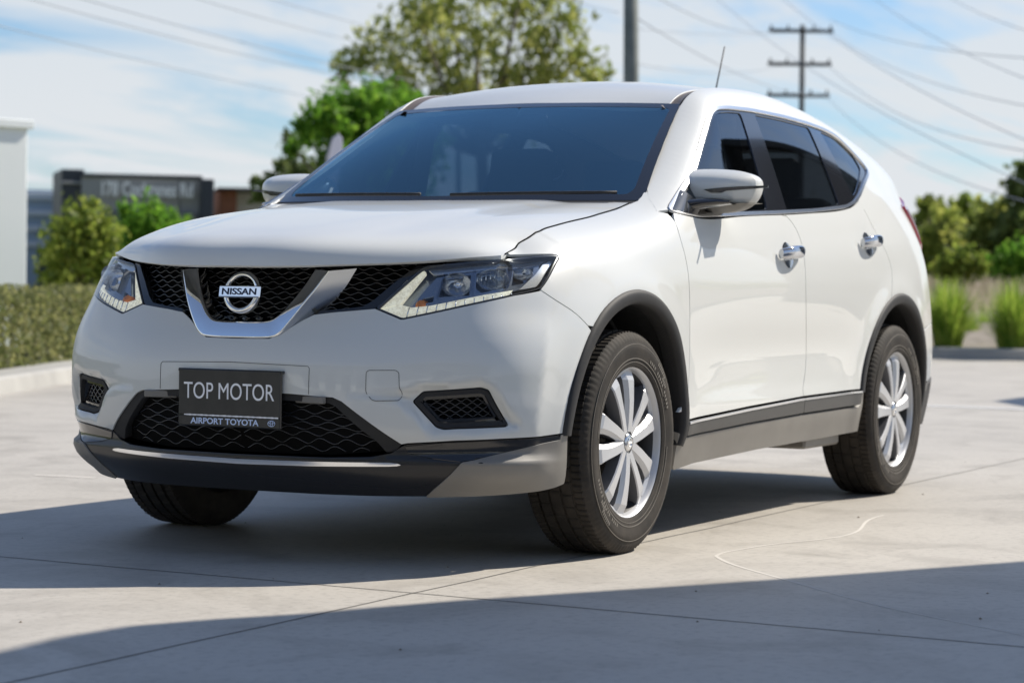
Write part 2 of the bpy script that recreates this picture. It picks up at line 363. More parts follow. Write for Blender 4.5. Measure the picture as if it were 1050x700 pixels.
# ------------------------------------------------------------------ the car's master surfaces (x forward, y to the car's left, front axle at x = 0)
ZG = np.arange(.14, 1.70, .006); TG = np.arange(-.30, 6.26, .01)
def side_col(x, zy): zy = np.array(zy); return np.stack([np.full(len(ZG), x), pchip(zy[:, 0], zy[:, 1], ZG)], 1)
def front_col(zxy): q = np.array(zxy, float); return pchip(q[:, 0], q[:, 1:], ZG)
T_SIDE = 1.12; X_SIDE = .45
def tx(x): return T_SIDE+(X_SIDE-x)
cols = [
 (0.00, front_col([(.2, .87, 0), (.26, .89, 0), (.31, .895, 0), (.36, .91, 0), (.42, .945, 0), (.52, .957, 0), (.60, .958, 0), (.66, .942, 0), (.72, .905, 0), (.80, .865, 0), (.90, .82, 0), (1.0, .78, 0)])),
 (0.20, front_col([(.2, .865, .2), (.26, .885, .2), (.31, .89, .2), (.36, .905, .2), (.42, .938, .2), (.52, .950, .2), (.60, .949, .2), (.66, .932, .2), (.72, .897, .2), (.80, .858, .2), (.90, .815, .2), (1., .77, .2)])),
 (0.40, front_col([(.2, .835, .4), (.26, .86, .4), (.31, .865, .4), (.36, .88, .4), (.42, .912, .4), (.52, .925, .4), (.60, .921, .4), (.66, .902, .4), (.72, .868, .4), (.78, .832, .4), (.85, .80, .4), (.91, .775, .4), (1., .74, .4)])),
 (0.57, front_col([(.2, .77, .56), (.26, .79, .56), (.31, .80, .56), (.36, .815, .56), (.42, .842, .56), (.52, .853, .56), (.60, .851, .56), (.66, .838, .56), (.72, .812, .56), (.78, .782, .56), (.85, .745, .56), (.91, .712, .56), (1., .65, .56)])),
 (0.73, front_col([(.2, .672, .692), (.26, .70, .70), (.31, .72, .70), (.36, .745, .70), (.42, .772, .70), (.52, .784, .70), (.60, .782, .70), (.66, .771, .70), (.72, .749, .698), (.78, .720, .697), (.85, .684, .692), (.91, .642, .69), (.95, .615, .688), (1., .58, .68)])),
 (0.92, front_col([(.2, .55, .79), (.26, .578, .802), (.31, .602, .812), (.36, .625, .818), (.42, .652, .823), (.52, .665, .825), (.60, .665, .825), (.66, .655, .822), (.72, .632, .815), (.78, .595, .806), (.85, .560, .797), (.91, .525, .782), (.95, .500, .767), (1., .46, .742)])),
 (tx(.45), side_col(.45, [(.2, .835), (.3, .860), (.4, .874), (.5, .882), (.6, .884), (.7, .880), (.78, .870), (.86, .853), (.94, .828), (1.0, .80), (1.2, .70)])),
 (tx(.20), side_col(.20, [(.2, .835), (.3, .858), (.45, .885), (.6, .90), (.7, .903), (.78, .90), (.86, .893), (.94, .878), (1.0, .86), (1.1, .82), (1.3, .7)])),
 (tx(.0), side_col(.0, [(.2, .84), (.3, .862), (.45, .888), (.6, .905), (.72, .910), (.82, .908), (.9, .901), (.96, .890), (1.02, .874), (1.1, .846), (1.3, .76)])),
 (tx(-.25), side_col(-.25, [(.2, .84), (.3, .866), (.4, .886), (.5, .892), (.6, .899), (.75, .908), (.87, .909), (.95, .902), (1.03, .888), (1.1, .866), (1.2, .826), (1.3, .785), (1.5, .69), (1.7, .58)])),
 (tx(-.60), side_col(-.60, [(.2, .84), (.3, .868), (.4, .892), (.5, .892), (.6, .896), (.75, .907), (.87, .909), (.95, .902), (1.03, .887), (1.1, .864), (1.2, .824), (1.3, .783), (1.4, .740), (1.5, .693), (1.6, .64), (1.7, .58)])),
 (tx(-1.1), side_col(-1.1, [(.2, .84), (.3, .868), (.4, .892), (.5, .890), (.6, .893), (.75, .906), (.87, .911), (.95, .904), (1.03, .888), (1.1, .865), (1.2, .826), (1.3, .785), (1.4, .741), (1.5, .694), (1.6, .641), (1.7, .58)])),
 (tx(-1.5), side_col(-1.5, [(.2, .84), (.3, .868), (.4, .892), (.5, .889), (.6, .892), (.75, .906), (.87, .912), (.95, .906), (1.03, .890), (1.1, .868), (1.2, .830), (1.3, .788), (1.4, .743), (1.5, .695), (1.6, .642), (1.7, .58)])),
 (tx(-2.0), side_col(-2.0, [(.2, .84), (.3, .868), (.4, .892), (.5, .891), (.6, .894), (.75, .906), (.87, .912), (.95, .907), (1.03, .893), (1.1, .872), (1.2, .833), (1.3, .790), (1.4, .744), (1.5, .694), (1.6, .640), (1.7, .58)])),
 (tx(-2.35), side_col(-2.35, [(.2, .845), (.3, .87), (.4, .892), (.5, .896), (.6, .902), (.75, .909), (.87, .911), (.95, .906), (1.03, .894), (1.1, .874), (1.2, .834), (1.3, .786), (1.4, .736), (1.5, .682), (1.6, .624), (1.7, .56)])),
 (tx(-2.65), side_col(-2.65, [(.2, .845), (.3, .87), (.4, .892), (.5, .90), (.6, .907), (.75, .912), (.87, .910), (.95, .903), (1.03, .891), (1.1, .870), (1.2, .828), (1.3, .775), (1.4, .720), (1.5, .662), (1.6, .60), (1.7, .53)])),
 (tx(-3.0), side_col(-3.0, [(.2, .83), (.3, .86), (.4, .882), (.5, .893), (.6, .899), (.75, .90), (.87, .896), (.95, .886), (1.05, .862), (1.15, .822), (1.25, .773), (1.35, .716), (1.45, .656), (1.55, .592), (1.7, .49)])),
 (tx(-3.3), side_col(-3.3, [(.2, .80), (.3, .825), (.4, .842), (.5, .851), (.6, .855), (.75, .852), (.87, .842), (.95, .830), (1.05, .803), (1.15, .76), (1.25, .71), (1.35, .668), (1.45, .603), (1.55, .535), (1.7, .43)])),
 (5.20, front_col([(.2, -3.49, .68), (.3, -3.53, .705), (.45, -3.58, .735), (.6, -3.60, .742), (.75, -3.58, .735), (.9, -3.545, .722), (1.05, -3.49, .695), (1.2, -3.43, .635), (1.35, -3.41, .58), (1.5, -3.38, .46), (1.7, -3.3, .3)])),
 (5.50, front_col([(.2, -3.62, .46), (.3, -3.655, .48), (.45, -3.70, .5), (.6, -3.715, .5), (.75, -3.69, .5), (.9, -3.665, .5), (1.05, -3.63, .5), (1.2, -3.56, .45), (1.35, -3.49, .40), (1.5, -3.44, .33), (1.7, -3.34, .2)])),
 (5.96, front_col([(.2, -3.65, 0), (.3, -3.685, 0), (.45, -3.73, 0), (.6, -3.745, 0), (.75, -3.715, 0), (.9, -3.69, 0), (1.05, -3.655, 0), (1.2, -3.585, 0), (1.35, -3.51, 0), (1.5, -3.46, 0), (1.7, -3.36, 0)])),
]
def build_lateral():
    tk = np.array([c[0] for c in cols]); D = np.array([c[1] for c in cols])            # (columns, z, 2)
    mir = np.array([1, -1]); k0 = slice(1, 4); k1 = slice(-3, -1)
    te = np.concatenate([-tk[k0][::-1], tk, 2*tk[-1]-tk[k1][::-1]]); De = np.concatenate([(D[k0]*mir)[::-1], D, (D[k1]*mir)[::-1]])
    Pxy = cubic(te, De, TG)
    Pxy = blur(Pxy, 6.0, 0); Pxy = blur(Pxy, 2.0, 1)
    P = np.concatenate([Pxy, np.broadcast_to(ZG[None, :, None], Pxy.shape[:2]+(1,))], 2)
    return P
def win(x, a, b, s): return 1/(1+np.exp(-(x-a)/s))*1/(1+np.exp((x-b)/s))
P0 = build_lateral()
# shoulder of the body side: hood shut line, A pillar, cant rail.  x, height, half width
SH = np.array([(.60, .944, .722), (.52, .955, .716), (.42, 1.0, .714), (.29, 1.034, .714), (.15, 1.056, .716), (0, 1.076, .718), (-.12, 1.093, .721), (-.236, 1.111, .724), (-.33, 1.130, .727), (-.41, 1.158, .724), (-.50, 1.203, .706), (-.60, 1.256, .682), (-.72, 1.325, .654), (-.85, 1.402, .625), (-.96, 1.466, .602), (-1.05, 1.522, .588), (-1.13, 1.567, .586), (-1.24, 1.597, .588), (-1.38, 1.613, .591), (-1.5, 1.620, .592), (-1.8, 1.626, .592), (-2.0, 1.620, .59), (-2.35, 1.595, .582), (-2.65, 1.560, .574), (-3.0, 1.500, .562), (-3.3, 1.436, .548)])
SHk = SH[::-1]
def zT(x): return np.interp(x, XS_, ZS_)
def yT(x): return np.interp(x, XS_, YS_)
XS_ = np.linspace(-3.3, .6, 400); _s = cubic(SHk[:, 0], SHk[:, 1:], XS_); _s = blur(_s, 4.0, 0); ZS_, YS_ = _s[:, 0], _s[:, 1]
xs = X_SIDE-(TG-T_SIDE); _k = int(np.argmin(abs(ZG-.95))); xs = np.where(TG < 1.25, np.minimum(P0[:, _k, 0], .62), xs); zt, yt = zT(xs), yT(xs); sidew = np.clip((TG-.64)/.15, 0, 1); sidew = sidew*sidew*(3-2*sidew)*np.clip((5.15-TG)/.3, 0, 1)
yS = np.array([np.interp(z, ZG, P0[i, :, 1]) for i, z in enumerate(zt)]); Dd = np.clip(yS-yt, 0, .3)*sidew
rs = np.interp(xs, [-3.3, -1.2, -1.0, -.6, -.3, .1, .45], [.026, .026, .028, .034, .042, .050, .050])
P0[..., 1] -= Dd[:, None]*np.exp(-np.clip((zt[:, None]-ZG[None])/rs[:, None], -1.2, 60))
X_, Y_, Z_ = P0[..., 0], P0[..., 1].copy(), P0[..., 2]
sideness = win(TG, 1.0, 4.9, .06)[:, None]
Y_ -= .010*np.exp(-((Z_-.63)/.10)**2)*win(X_, -2.05, -.60, .10)*sideness              # scooped lower doors
Y_ += .006*np.exp(-((Z_-.45)/.04)**2)*win(X_, -2.05, -.55, .08)*sideness
for ax_ in (0.01, -2.665):                                                             # flared arches
    r_ = np.hypot(X_-ax_, Z_-.385); Y_ += .010*np.exp(-((r_-.46)/.06)**2)*win(Z_, .30, 1.2, .03)*sideness
P0 = np.stack([X_, Y_, Z_], 2)
BODY = Surf(TG, ZG, P0)
if BODY.N[tuple(np.array([200, 80]))][1] < 0: BODY.N = -BODY.N
# ---- fog lamp pockets scooped into the bumper, then re-read the surface
CREASE = BODY.inv([(560, 335), (557, 360), (552, 405), (547, 446)], bmax=.86)
_tc = np.interp(ZG, CREASE[::-1, 1], CREASE[::-1, 0]); _w = win(ZG, .37, .72, .025)
_d = .011*np.exp(-np.abs(TG[:, None]-_tc[None])/.075)*_w[None]; _P = BODY.P+BODY.N*np.array([1, 1, 0])*_d[..., None]; _N = BODY.N; BODY = Surf(TG, ZG, _P); BODY.N = BODY.N if BODY.N[200, 80, 1] > 0 else -BODY.N
POCKET = BODY.inv([(352, 403), (405, 401), (432, 393), (496, 389), (508, 395), (536, 434), (532, 442), (470, 448), (440, 447), (408, 414), (356, 407)], bmax=.75)
def scoop(surf, poly, depth, edge):
    lo, hi = poly.min(0)-edge, poly.max(0)+edge; ia = np.where((surf.a > lo[0]) & (surf.a < hi[0]))[0]; ib = np.where((surf.b > lo[1]) & (surf.b < hi[1]))[0]
    A, B = np.meshgrid(surf.a[ia], surf.b[ib], indexing='ij'); q = np.stack([A.ravel(), B.ravel()], 1)
    d = seg_dist(q, poly)*np.where(inside(q, poly), 1, -1); w = np.clip(d/edge, 0, 1); w = w*w*(3-2*w)
    P = surf.P.copy(); blk = P[np.ix_(ia, ib)]; nb = surf.N[np.ix_(ia, ib)]; P[np.ix_(ia, ib)] = blk-nb*(w.reshape(A.shape)*depth)[..., None]
    s = Surf(surf.a, surf.b, P); s.N = s.N if (s.N[200, 80] @ surf.N[200, 80]) > 0 else -s.N; return s
BODY = scoop(BODY, POCKET, .030, .032)
# ---- lower lip of the bumper: same plan, pushed out, with a ledge above
lip_d = pchip([.14, .20, .235, .27, .30, .325, .345, .375, .42, 1.7], [-.05, -.028, -.004, .010, .016, .016, .004, -.004, -.006, -.006], ZG)
wl = 1-win(TG, 1.05, 9, .03)
P1 = BODY.P+BODY.N*np.array([1, 1, 0])*(lip_d[None]*wl[:, None]+(np.clip(lip_d, 0, 1)[None]*1.5)*np.exp(-((TG-.80)/.17)**2)[:, None])[..., None]
LIP = Surf(TG, ZG, P1); LIP.N = LIP.N if LIP.N[200, 80, 1] > 0 else -LIP.N
# ---- hood, from its shut line (lies on the body surface) to the middle
_x = np.linspace(.58, -.345, 50)
def t_of(x, z):                                                  # column of the body surface with this x at this height
    P = BODY.pos(np.stack([TG, np.full(len(TG), z)], 1)); k = (TG > .6) & (TG < 5.1); return float(np.interp(-x, -P[k, 0], TG[k]))
_S = []
for x in _x:                                                     # the point of the body surface at this x and the shut line's half width
    best = min(((t_of(x, z), z) for z in zT(x)+np.arange(-.034, .020, .002)), key=lambda q: abs(BODY.pos(np.array([q]))[0, 1]-(.717+.012*(x < -.2)*(-x-.2)))); _S.append(best)
SHUT = np.array(_S); SHUT[:, 1] = blur(SHUT[:, 1:], 2.0, 0)[:, 0]; SHUT[:, 0] = [t_of(x, z) for x, z in zip(_x, SHUT[:, 1])]; SHUT = np.stack([blur(SHUT[:, :1], 1.2, 0)[:, 0], SHUT[:, 1]], 1); SHUT3 = BODY.pos(SHUT)
def loft(colsets, ts, us, sig=(0, 0), mirror=True):
    """colsets: list of (t, (k,3) polyline) each resampled by length; returns a grid over (ts, us)"""
    G = []
    for t, pl in colsets:
        pl = np.asarray(pl, float); l = np.concatenate([[0], np.cumsum(np.linalg.norm(np.diff(pl, axis=0), axis=1))]); l /= l[-1]; G.append(pchip(l, pl, us))
    tk = np.array([c[0] for c in colsets]); G = np.array(G); 
    if mirror: te = np.concatenate([-tk[1:3][::-1], tk]); G = np.concatenate([(G[1:3]*np.array([1, -1, 1]))[::-1], G])
    else: te = tk
    P = cubic(te, G, ts); P = blur(P, sig[0], 0); P = blur(P, sig[1], 1); return P
def xz(y, pts): return [(x, y, z) for x, z in pts]
HT = np.arange(-.10, 1.0001, .01); HU = np.linspace(0, 1, 161)
edge = SHUT3.copy()
hood_cols = [
 (0.00, xz(0, [(.982, .902), (.978, .925), (.958, .957), (.91, .985), (.82, 1.010), (.62, 1.050), (.35, 1.092), (.05, 1.124), (-.30, 1.150)])),
 (0.27, xz(.20, [(.972, .903), (.968, .926), (.948, .957), (.90, .985), (.81, 1.010), (.61, 1.050), (.34, 1.092), (.04, 1.124), (-.305, 1.150)])),
 (0.54, [(.865, .40, .912), (.861, .40, .932), (.842, .40, .957), (.795, .40, .983), (.71, .398, 1.010), (.53, .395, 1.050), (.28, .39, 1.092), (0, .385, 1.124), (-.325, .38, 1.151)]),
 (0.76, [(.742, .55, .924), (.737, .55, .941), (.715, .55, .962), (.67, .548, .987), (.60, .546, 1.012), (.46, .545, 1.049), (.28, .54, 1.081), (.0, .535, 1.116), (-.345, .53, 1.149)]),
 (0.89, [(.655, .645, .936), (.648, .645, .949), (.625, .645, .964), (.585, .643, .982), (.52, .642, 1.004), (.41, .64, 1.036), (.25, .635, 1.068), (-.04, .63, 1.106), (-.36, .625, 1.145)]),
 (1.00, edge),
]
HP = loft(hood_cols, HT, HU, (2.0, 2.5))
# pinned to the shut line, fading inwards, and a raised centre with soft creases
ed = pchip(np.linspace(0, 1, len(edge)), edge, HU); wgt = np.clip((HT-.86)/.14, 0, 1)[:, None, None]; HP = HP+(ed-HP[-1])[None]*wgt**2
cr = 1/(1+np.exp(-((np.abs(HT)[:, None]-(.40+.28*HU[None]**.8))/.035))); HP[..., 2] -= .008*cr*np.clip((HU*6-.5), 0, 1)[None]*np.clip((1-np.abs(HT[:, None]))/.25, 0, 1)
HOOD = Surf(HT, HU, HP); 
if HOOD.N[50, 100, 2] < 0: HOOD.N = -HOOD.N
# ---- windscreen and roof
def wsx(f): return -.225-.19*f**2.2, .738*f, 1.139+.010*f
def wst(f): return -.975-.085*f**2.2, .590*f, 1.535-.008*f**2
WT = np.arange(-.1, 1.001, .02); WU = np.linspace(0, 1, 61)
WP = np.zeros((len(WT), len(WU), 3))
for i, f in enumerate(WT):
    s = np.sign(f); a, b = np.array(wsx(abs(f))), np.array(wst(abs(f))); a[1] *= s; b[1] *= s
    bulge = (.030*np.sin(np.pi*WU)*(1-abs(f)**3*.55))[:, None]; WP[i] = a+(b-a)*WU[:, None]+np.array([.47, 0, .88])*bulge
WS = Surf(WT, WU, WP); WS.N = WS.N if WS.N[10, 30, 2] > 0 else -WS.N
def rail_y(x): return yT(x)
def z_at_y(x, y):                                                # height at which the body side reaches y
    q = np.stack([np.full(len(ZG), tx(x)), ZG], 1); yy = BODY.pos(q)[:, 1]; k = ZG > .95; return float(np.interp(-y, -yy[k], ZG[k]))
RX = np.linspace(-1.0, -3.30, 60)
rail_z = zT(RX)
def roof_z(x): return np.interp(x, [-3.36, -3.2, -2.9, -2.5, -2.1, -1.8, -1.5, -1.3, -1.15, -1.05, -.975], [1.540, 1.575, 1.622, 1.653, 1.667, 1.671, 1.661, 1.638, 1.602, 1.567, 1.535])
RT = np.arange(-.1, 1.001, .02); RU = np.linspace(0, 1, 121); RP = np.zeros((len(RT), len(RU), 3))
for i, f in enumerate(RT):
    fa = abs(f); x0 = wst(fa)[0]-.004; x1 = -3.38+.06*fa**2; x = x0+(x1-x0)*RU**1.25; ye = rail_y(x)-.046+.0*x
    ze = np.interp(-x, -RX, rail_z)-.006; zc = roof_z(x+.075*fa**2.2*np.exp(-((x+1.0)/.25)**2)); drop = (fa**2.2)
    z = zc*(1-drop)+np.minimum(ze, zc-.004)*drop; RP[i] = np.stack([x, ye*f, z], 1)
RP = blur(blur(RP, 1.5, 0), 2.0, 1)
ROOF = Surf(RT, RU, RP); ROOF.N = ROOF.N if ROOF.N[10, 60, 2] > 0 else -ROOF.N
# ------------------------------------------------------------------ the car
car = tag(empty('parked_car'), 'white five-door SUV with black lower trim parked on the sunlit concrete forecourt', 'car')
inv = BODY.inv
def both(name, outer, m, surf=BODY, parent=None, **k):
    a = panel(name, outer, m, parent or car, surf, side='L', **k); b = panel(name, outer, m, parent or car, surf, side='R', **k); return a, b
def arch(cx, r, a0, a1, n=40, cz=.385):
    t = np.radians(np.linspace(a0, a1, n)); return np.stack([tx(cx+r*np.cos(t)), cz+r*np.sin(t)], 1)
AF, AR = 0.012, -2.665                                           # arch centres
RO, RI = .455, .418
# ---- traced lines
hl = inv([(385, 316), (411, 327), (414, 327), (440, 321.6), (475, 314), (500, 308.6), (527, 302.6), (549, 297.5), (555, 295.5), (573, 264.5), (571.5, 261.8), (567, 260.8), (530, 264), (480, 268.2), (439, 272.2), (432, 275)], bmin=.70, bmax=1.0)
d_front = inv(smoothline([(684, 218.5), (690, 224.6), (696.3, 240), (702.4, 262), (706, 284), (707.2, 310), (707.0, 366), (704.7, 424), (704.2, 441)], 40))
d_mid = inv(smoothline([(803, 218), (814, 231), (822, 250), (825.6, 275), (826.4, 300), (826.7, 348), (825.4, 383), (821.5, 410), (820.5, 420)], 40))
d_rear = inv(smoothline([(884, 212), (887, 217), (895.7, 234), (908, 257), (913.4, 272), (914.6, 300), (914.2, 312)], 30))
belt = inv(smoothline([(676, 217), (707, 224.9), (754, 221.6), (801.4, 218.5), (836, 218.5), (867.4, 213.8), (884, 204)], 50))
def z_belt(t): return np.interp(t, belt[:, 0], belt[:, 1])
lo_edge = np.array([(tx(-.40), .405), (tx(-1.0), .43), (tx(-1.53), .447), (tx(-2.21), .455)])   # top of the black door strip
def z_strip(t): return np.interp(t, lo_edge[:, 0], lo_edge[:, 1])
bseam = inv(smoothline([(554.5, 297.5), (573.5, 310), (590.5, 321.5), (603, 334)], 12), bmin=.6)
_r = np.hypot(bseam[:, 0]-tx(AF), bseam[:, 1]-.385); bseam = bseam[_r > RO+.004]
_d = np.array([tx(AF), .385])-bseam[-1]; bseam = np.vstack([bseam, bseam[-1]+_d*(1-(RO-.004)/np.linalg.norm(_d))]); SEAM_A = math.degrees(math.atan2(bseam[-1, 1]-.385, -(bseam[-1, 0]-tx(AF))))
# ---- hood
hood_o = np.array([(0, 0)]+[(t, 0) for t in np.linspace(.02, 1, 40)]+[(1, u) for u in np.linspace(.02, 1, 60)]+[(t, 1) for t in np.linspace(.98, 0, 40)])
class Scaled:                                                    # lets panel() work in near-metric coordinates on a (t, u) loft
    def __init__(s, surf, ka, kb): s.s, s.k = surf, np.array([ka, kb])
    def pos(s, q): return s.s.pos(q/s.k)
    def nrm(s, q): return s.s.nrm(q/s.k)
HS = Scaled(HOOD, .75, 1.35)
panel('hood', hood_o*HS.k, 'paint', car, HS, side='B', gap=.0, skirt=.022, res=.02)
# ---- front bumper (white shell)
a_f = arch(AF, RO-.004, 8, SEAM_A)
lo_white = np.array([(0.555, .382), (.70, .392), (.85, .398), (1.0, .402), (tx(.47), .408)])
intake_top = [(0, .522), (.20, .521), (.345, .514), (.372, .503)]
white_up = np.array([(0, .684), (.115, .686), (.150, .704), (.205, .742), (.238, .760), (.30, .768), (.37, .775)])
bump_o = np.vstack([[(0, .684)], [(0, .522)], intake_top[1:], [(.535, .378)], lo_white, [(tx(.452), .44)], a_f[::1][a_f[:, 1] > .45], bseam[::-1], hl[7:0:-1][1:], hl[:1], white_up[::-1][:-1]])
seen = np.linalg.norm(np.diff(np.vstack([bump_o, bump_o[:1]]), axis=0), axis=1) > 1e-4; bump_o = bump_o[seen]
# keep the arch part ordered from low to high
fog_o = rounded(inv([(423.4, 411.4), (434, 401.5), (493, 397.5), (501, 400), (521, 434.5), (518, 437), (455, 439.8), (447, 437.5)], bmax=.7), .008)
panel('front_bumper', bump_o, 'paint', car, BODY, holes=[fog_o], side='B', gap=.002, skirt=.018, res=.02)
# ---- fender
t_pl = inv([(659.5, 193)], bmin=1.1)[0]
fend_o = np.vstack([inv([(523.6, 261.5)], bmin=.88), SHUT[2:], [(tx(x), zT(x)) for x in (-.38, -.42, -.46, -.50)], inv([(668, 203), (676, 217)], bmin=1.0), d_front[:-6], [(tx(-.385), .44)], arch(AF, RO-.004, 172, SEAM_A)[:-1], bseam[::-1][1:], hl[8:12]])
both('fender', fend_o, 'paint', res=.018)
# ---- doors
_lx = np.array([(-.43, 1.110), (-.6, 1.098), (-.96, 1.115), (-1.43, 1.138), (-1.8, 1.158), (-2.18, 1.186), (-2.33, 1.212), (-2.42, 1.240)]); _l = smoothline(np.stack([tx(_lx[:, 0]), _lx[:, 1]-.002], 1), 60)
dl = _l[_l[:, 0] < d_mid[0, 0]]; dl2 = _l[_l[:, 0] > d_mid[0, 0]+.004]; d_mid[0] = (d_mid[0, 0], np.interp(d_mid[0, 0], _l[:, 0], _l[:, 1])); d_front = d_front[1:]
bz = .003
mid_up = d_mid[d_mid[:, 1] > .46]
front_o = np.vstack([dl, mid_up[1:], [(mid_up[-1, 0], z_strip(mid_up[-1, 0])+bz), (tx(-1.0), .43+bz), (d_front[-1, 0], z_strip(d_front[-1, 0])+bz)], d_front[d_front[:, 1] > .42][::-1][:-1]])
arc_door = arch(AR, RO-.004, 90, 6, 40); arc_door = arc_door[(arc_door[:, 0] < d_rear[-1, 0]-.012) & (arc_door[:, 1] > .47)]
rear_o = np.vstack([dl2, d_rear[1:-1], arc_door, [(arc_door[-1, 0]-.004, z_strip(arc_door[-1, 0])+bz), (mid_up[-1, 0]+.002, z_strip(mid_up[-1, 0])+bz)], mid_up[::-1][:-1]])
front_doors = both('front_door', front_o, 'paint', res=.02, gap=.0026); rear_doors = both('rear_door', rear_o, 'paint', res=.02, gap=.0026)
# ---- side pressing: pillar, cant rail, rear quarter
dlo_xz = [(-.403, 1.112), (-.72, 1.262), (-.92, 1.388), (-1.06, 1.474), (-1.12, 1.506), (-1.19, 1.525), (-1.3, 1.535), (-1.54, 1.543), (-1.89, 1.542), (-2.2, 1.534), (-2.4, 1.523), (-2.53, 1.506), (-2.62, 1.468), (-2.725, 1.412), (-2.757, 1.387), (-2.762, 1.366), (-2.73, 1.345), (-2.59, 1.302), (-2.42, 1.240), (-2.33, 1.212), (-2.18, 1.186), (-1.8, 1.158), (-1.43, 1.138), (-.96, 1.115), (-.6, 1.098)]
dlo_raw = np.array([(tx(x), z) for x, z in dlo_xz]); dlo = rounded(dlo_raw, .05, 5)
def dlo_top(t): return np.interp(t, dlo_raw[:15, 0], dlo_raw[:15, 1])
dlo_up = dlo[2:5*19]
top = np.array([(tx(x), zT(x)) for x in np.concatenate([np.linspace(-.50, -1.4, 50), np.linspace(-1.45, -3.28, 45)])])
a_q = arch(AR, RO-.004, 168, 90, 50); a_q = a_q[(a_q[:, 0] > d_rear[-1, 0]+.006) & (a_q[:, 1] > .69)]
tail_in = [(4.93, 1.235), (4.70, 1.235), (4.74, 1.19), (4.92, 1.06), (5.19, .985)]
side_o = np.vstack([top, [(5.02, 1.44), (5.05, 1.30)], tail_in, [(5.19, .722), (tx(-3.3), .715)], [(a_q[0, 0]+.004, .69)], a_q, d_rear[::-1][:-1], dlo_up[::-1], inv([(676, 217), (668, 203)], bmin=1.0)-[.010, 0]])
both('body_side', side_o, 'paint', res=.02, gap=.0015)
# ---- glazing of the sides
wpanel_o = inset(dlo, .012)
def snap(v): v = inv(v, bmin=1.05, amax=tx(-2.85), bmax=1.56); k = v[:, 1] > np.interp(v[:, 0], [tx(-1.1), tx(-2.7)], [1.43, 1.40]); v[k, 1] = dlo_top(v[k, 0])-.021; return v
g_px = {'rear': [(774.5, 119), (802, 124), (829.5, 130.7), (861, 209.6), (836, 214.2), (807, 214.8)],
        'quarter': [(841, 134.6), (852, 137.5), (857, 141), (878, 165.5), (882.6, 172), (882.4, 178), (878.5, 195), (875, 201.5)]}
gl = {k: rounded(snap(v), .02, 4) for k, v in g_px.items()}
bt, bb = inv([(759.5, 115.6), (787.3, 214.6)], bmin=1.05, bmax=1.56); bt[1] = dlo_top(bt[0])-.021
gl['front'] = rounded(np.vstack([[(tx(-.455), 1.118), (tx(-.735), 1.247), (tx(-.93), 1.370), (tx(-1.075), 1.458), (tx(-1.13), 1.488), (tx(-1.2), 1.504), (tx(-1.3), 1.513)], [bt], [bb], [(tx(-.96), 1.132), (tx(-.6), 1.116)]]), .02, 4)
trim_o = dlo
for nm, hole, m, off in (('window_surround', wpanel_o, 'satin_chrome', .005),):
    both(nm, dlo, m, holes=[hole], off=off, res=.012, gap=.0, skirt=.012)
both('window_pillar', wpanel_o, 'gloss_black', holes=list(gl.values()), off=-.002, res=.018, gap=0, skirt=.012)
for k, par in (('front', front_doors), ('rear', rear_doors), ('quarter', (car, car))):
    nm = 'quarter_window' if k == 'quarter' else 'window'
    for sd_, pr in zip('LR', par): panel(nm, gl[k], 'side_glass', pr, BODY, off=-.006, gap=-.001, skirt=0, side=sd_, res=.03)
ut = np.vstack([top[3:], [(5.0, 1.40), (4.5, 1.22)], dl2[::-1], dl[::-1], [(tx(-.45), 1.125)]]); ut[:, 1] -= .012
both('pillar_trim', ut, 'cabin', holes=[inset(dlo, .012)], off=-.022, gap=0, skirt=.02, res=.04)
groove_pts = SHUT3[1:]+np.array([0, 0, -.0005])
for s_ in (1, -1): mb = MB(); mb.tube(groove_pts*[1, s_, 1], .0022, 6); mb.build('hood_seam', 'dark', car, smooth=True)
# ---- windscreen, roof, channels
Wk = Scaled(WS, .65, .85)
ws_all = np.array([(0, 0), (.5, 0), (1, 0), (1, .5), (1, 1), (.5, 1), (0, 1)])
ws_in = rounded(np.array([(0, .045), (.90, .05), (.935, .09), (.945, .93), (.90, .945), (0, .945)]), .03, 5)
ws_in = ws_in[~((ws_in[:, 0] > -.001) & (ws_in[:, 0] < .0))]
ws_in_half = np.vstack([[(0, .045)], rounded(np.array([(0, .045), (.925, .05), (.948, .10), (.955, .945), (0, .945)]), .04, 6)[6:24], [(0, .945)]])
panel('windscreen_border', np.vstack([[(0, 0), (1, 0), (1, 1), (0, 1), (0, .945)], ws_in_half[::-1][1:], ])*Wk.k, 'gloss_black', car, Wk, side='B', gap=0, skirt=0, res=.03)
panel('windscreen', ws_in_half*Wk.k, 'windshield_glass', car, Wk, side='B', gap=0, skirt=0, off=-.001, res=.04)
Rk = Scaled(ROOF, .57, 2.4)
panel('roof', np.array([(0, 0), (1, 0), (1, 1), (0, 1)])*Rk.k, 'paint', car, Rk, side='B', gap=0, skirt=.02, res=.035)
# dark channel strip between the roof skin and the side pressing
ch = []
for x in np.linspace(-1.0, -3.3, 80):
    yo = yT(x); zo = zT(x)
    q = ROOF.inv if False else None
    f = np.interp(-x, -ROOF.P[-1, :, 0], np.arange(len(RU))); i = int(min(f, len(RU)-2)); w = f-i
    pr = ROOF.P[-1, i]*(1-w)+ROOF.P[-1, i+1]*w
    a = np.array([x, yo-.002, zo-.003]); b = np.array([x, pr[1]-.004, pr[2]-.004]); mid = (a+b)/2-np.array([0, 0, .006]); ch.append([a, a*.7+b*.3-np.array([0, 0, .004]), mid, b])
m_ = MB(); m_.grid(np.array(ch)); m_.grid(np.array(ch)*np.array([1, -1, 1]), flip=True); m_.build('roof_channel', 'ditch', car, smooth=True)
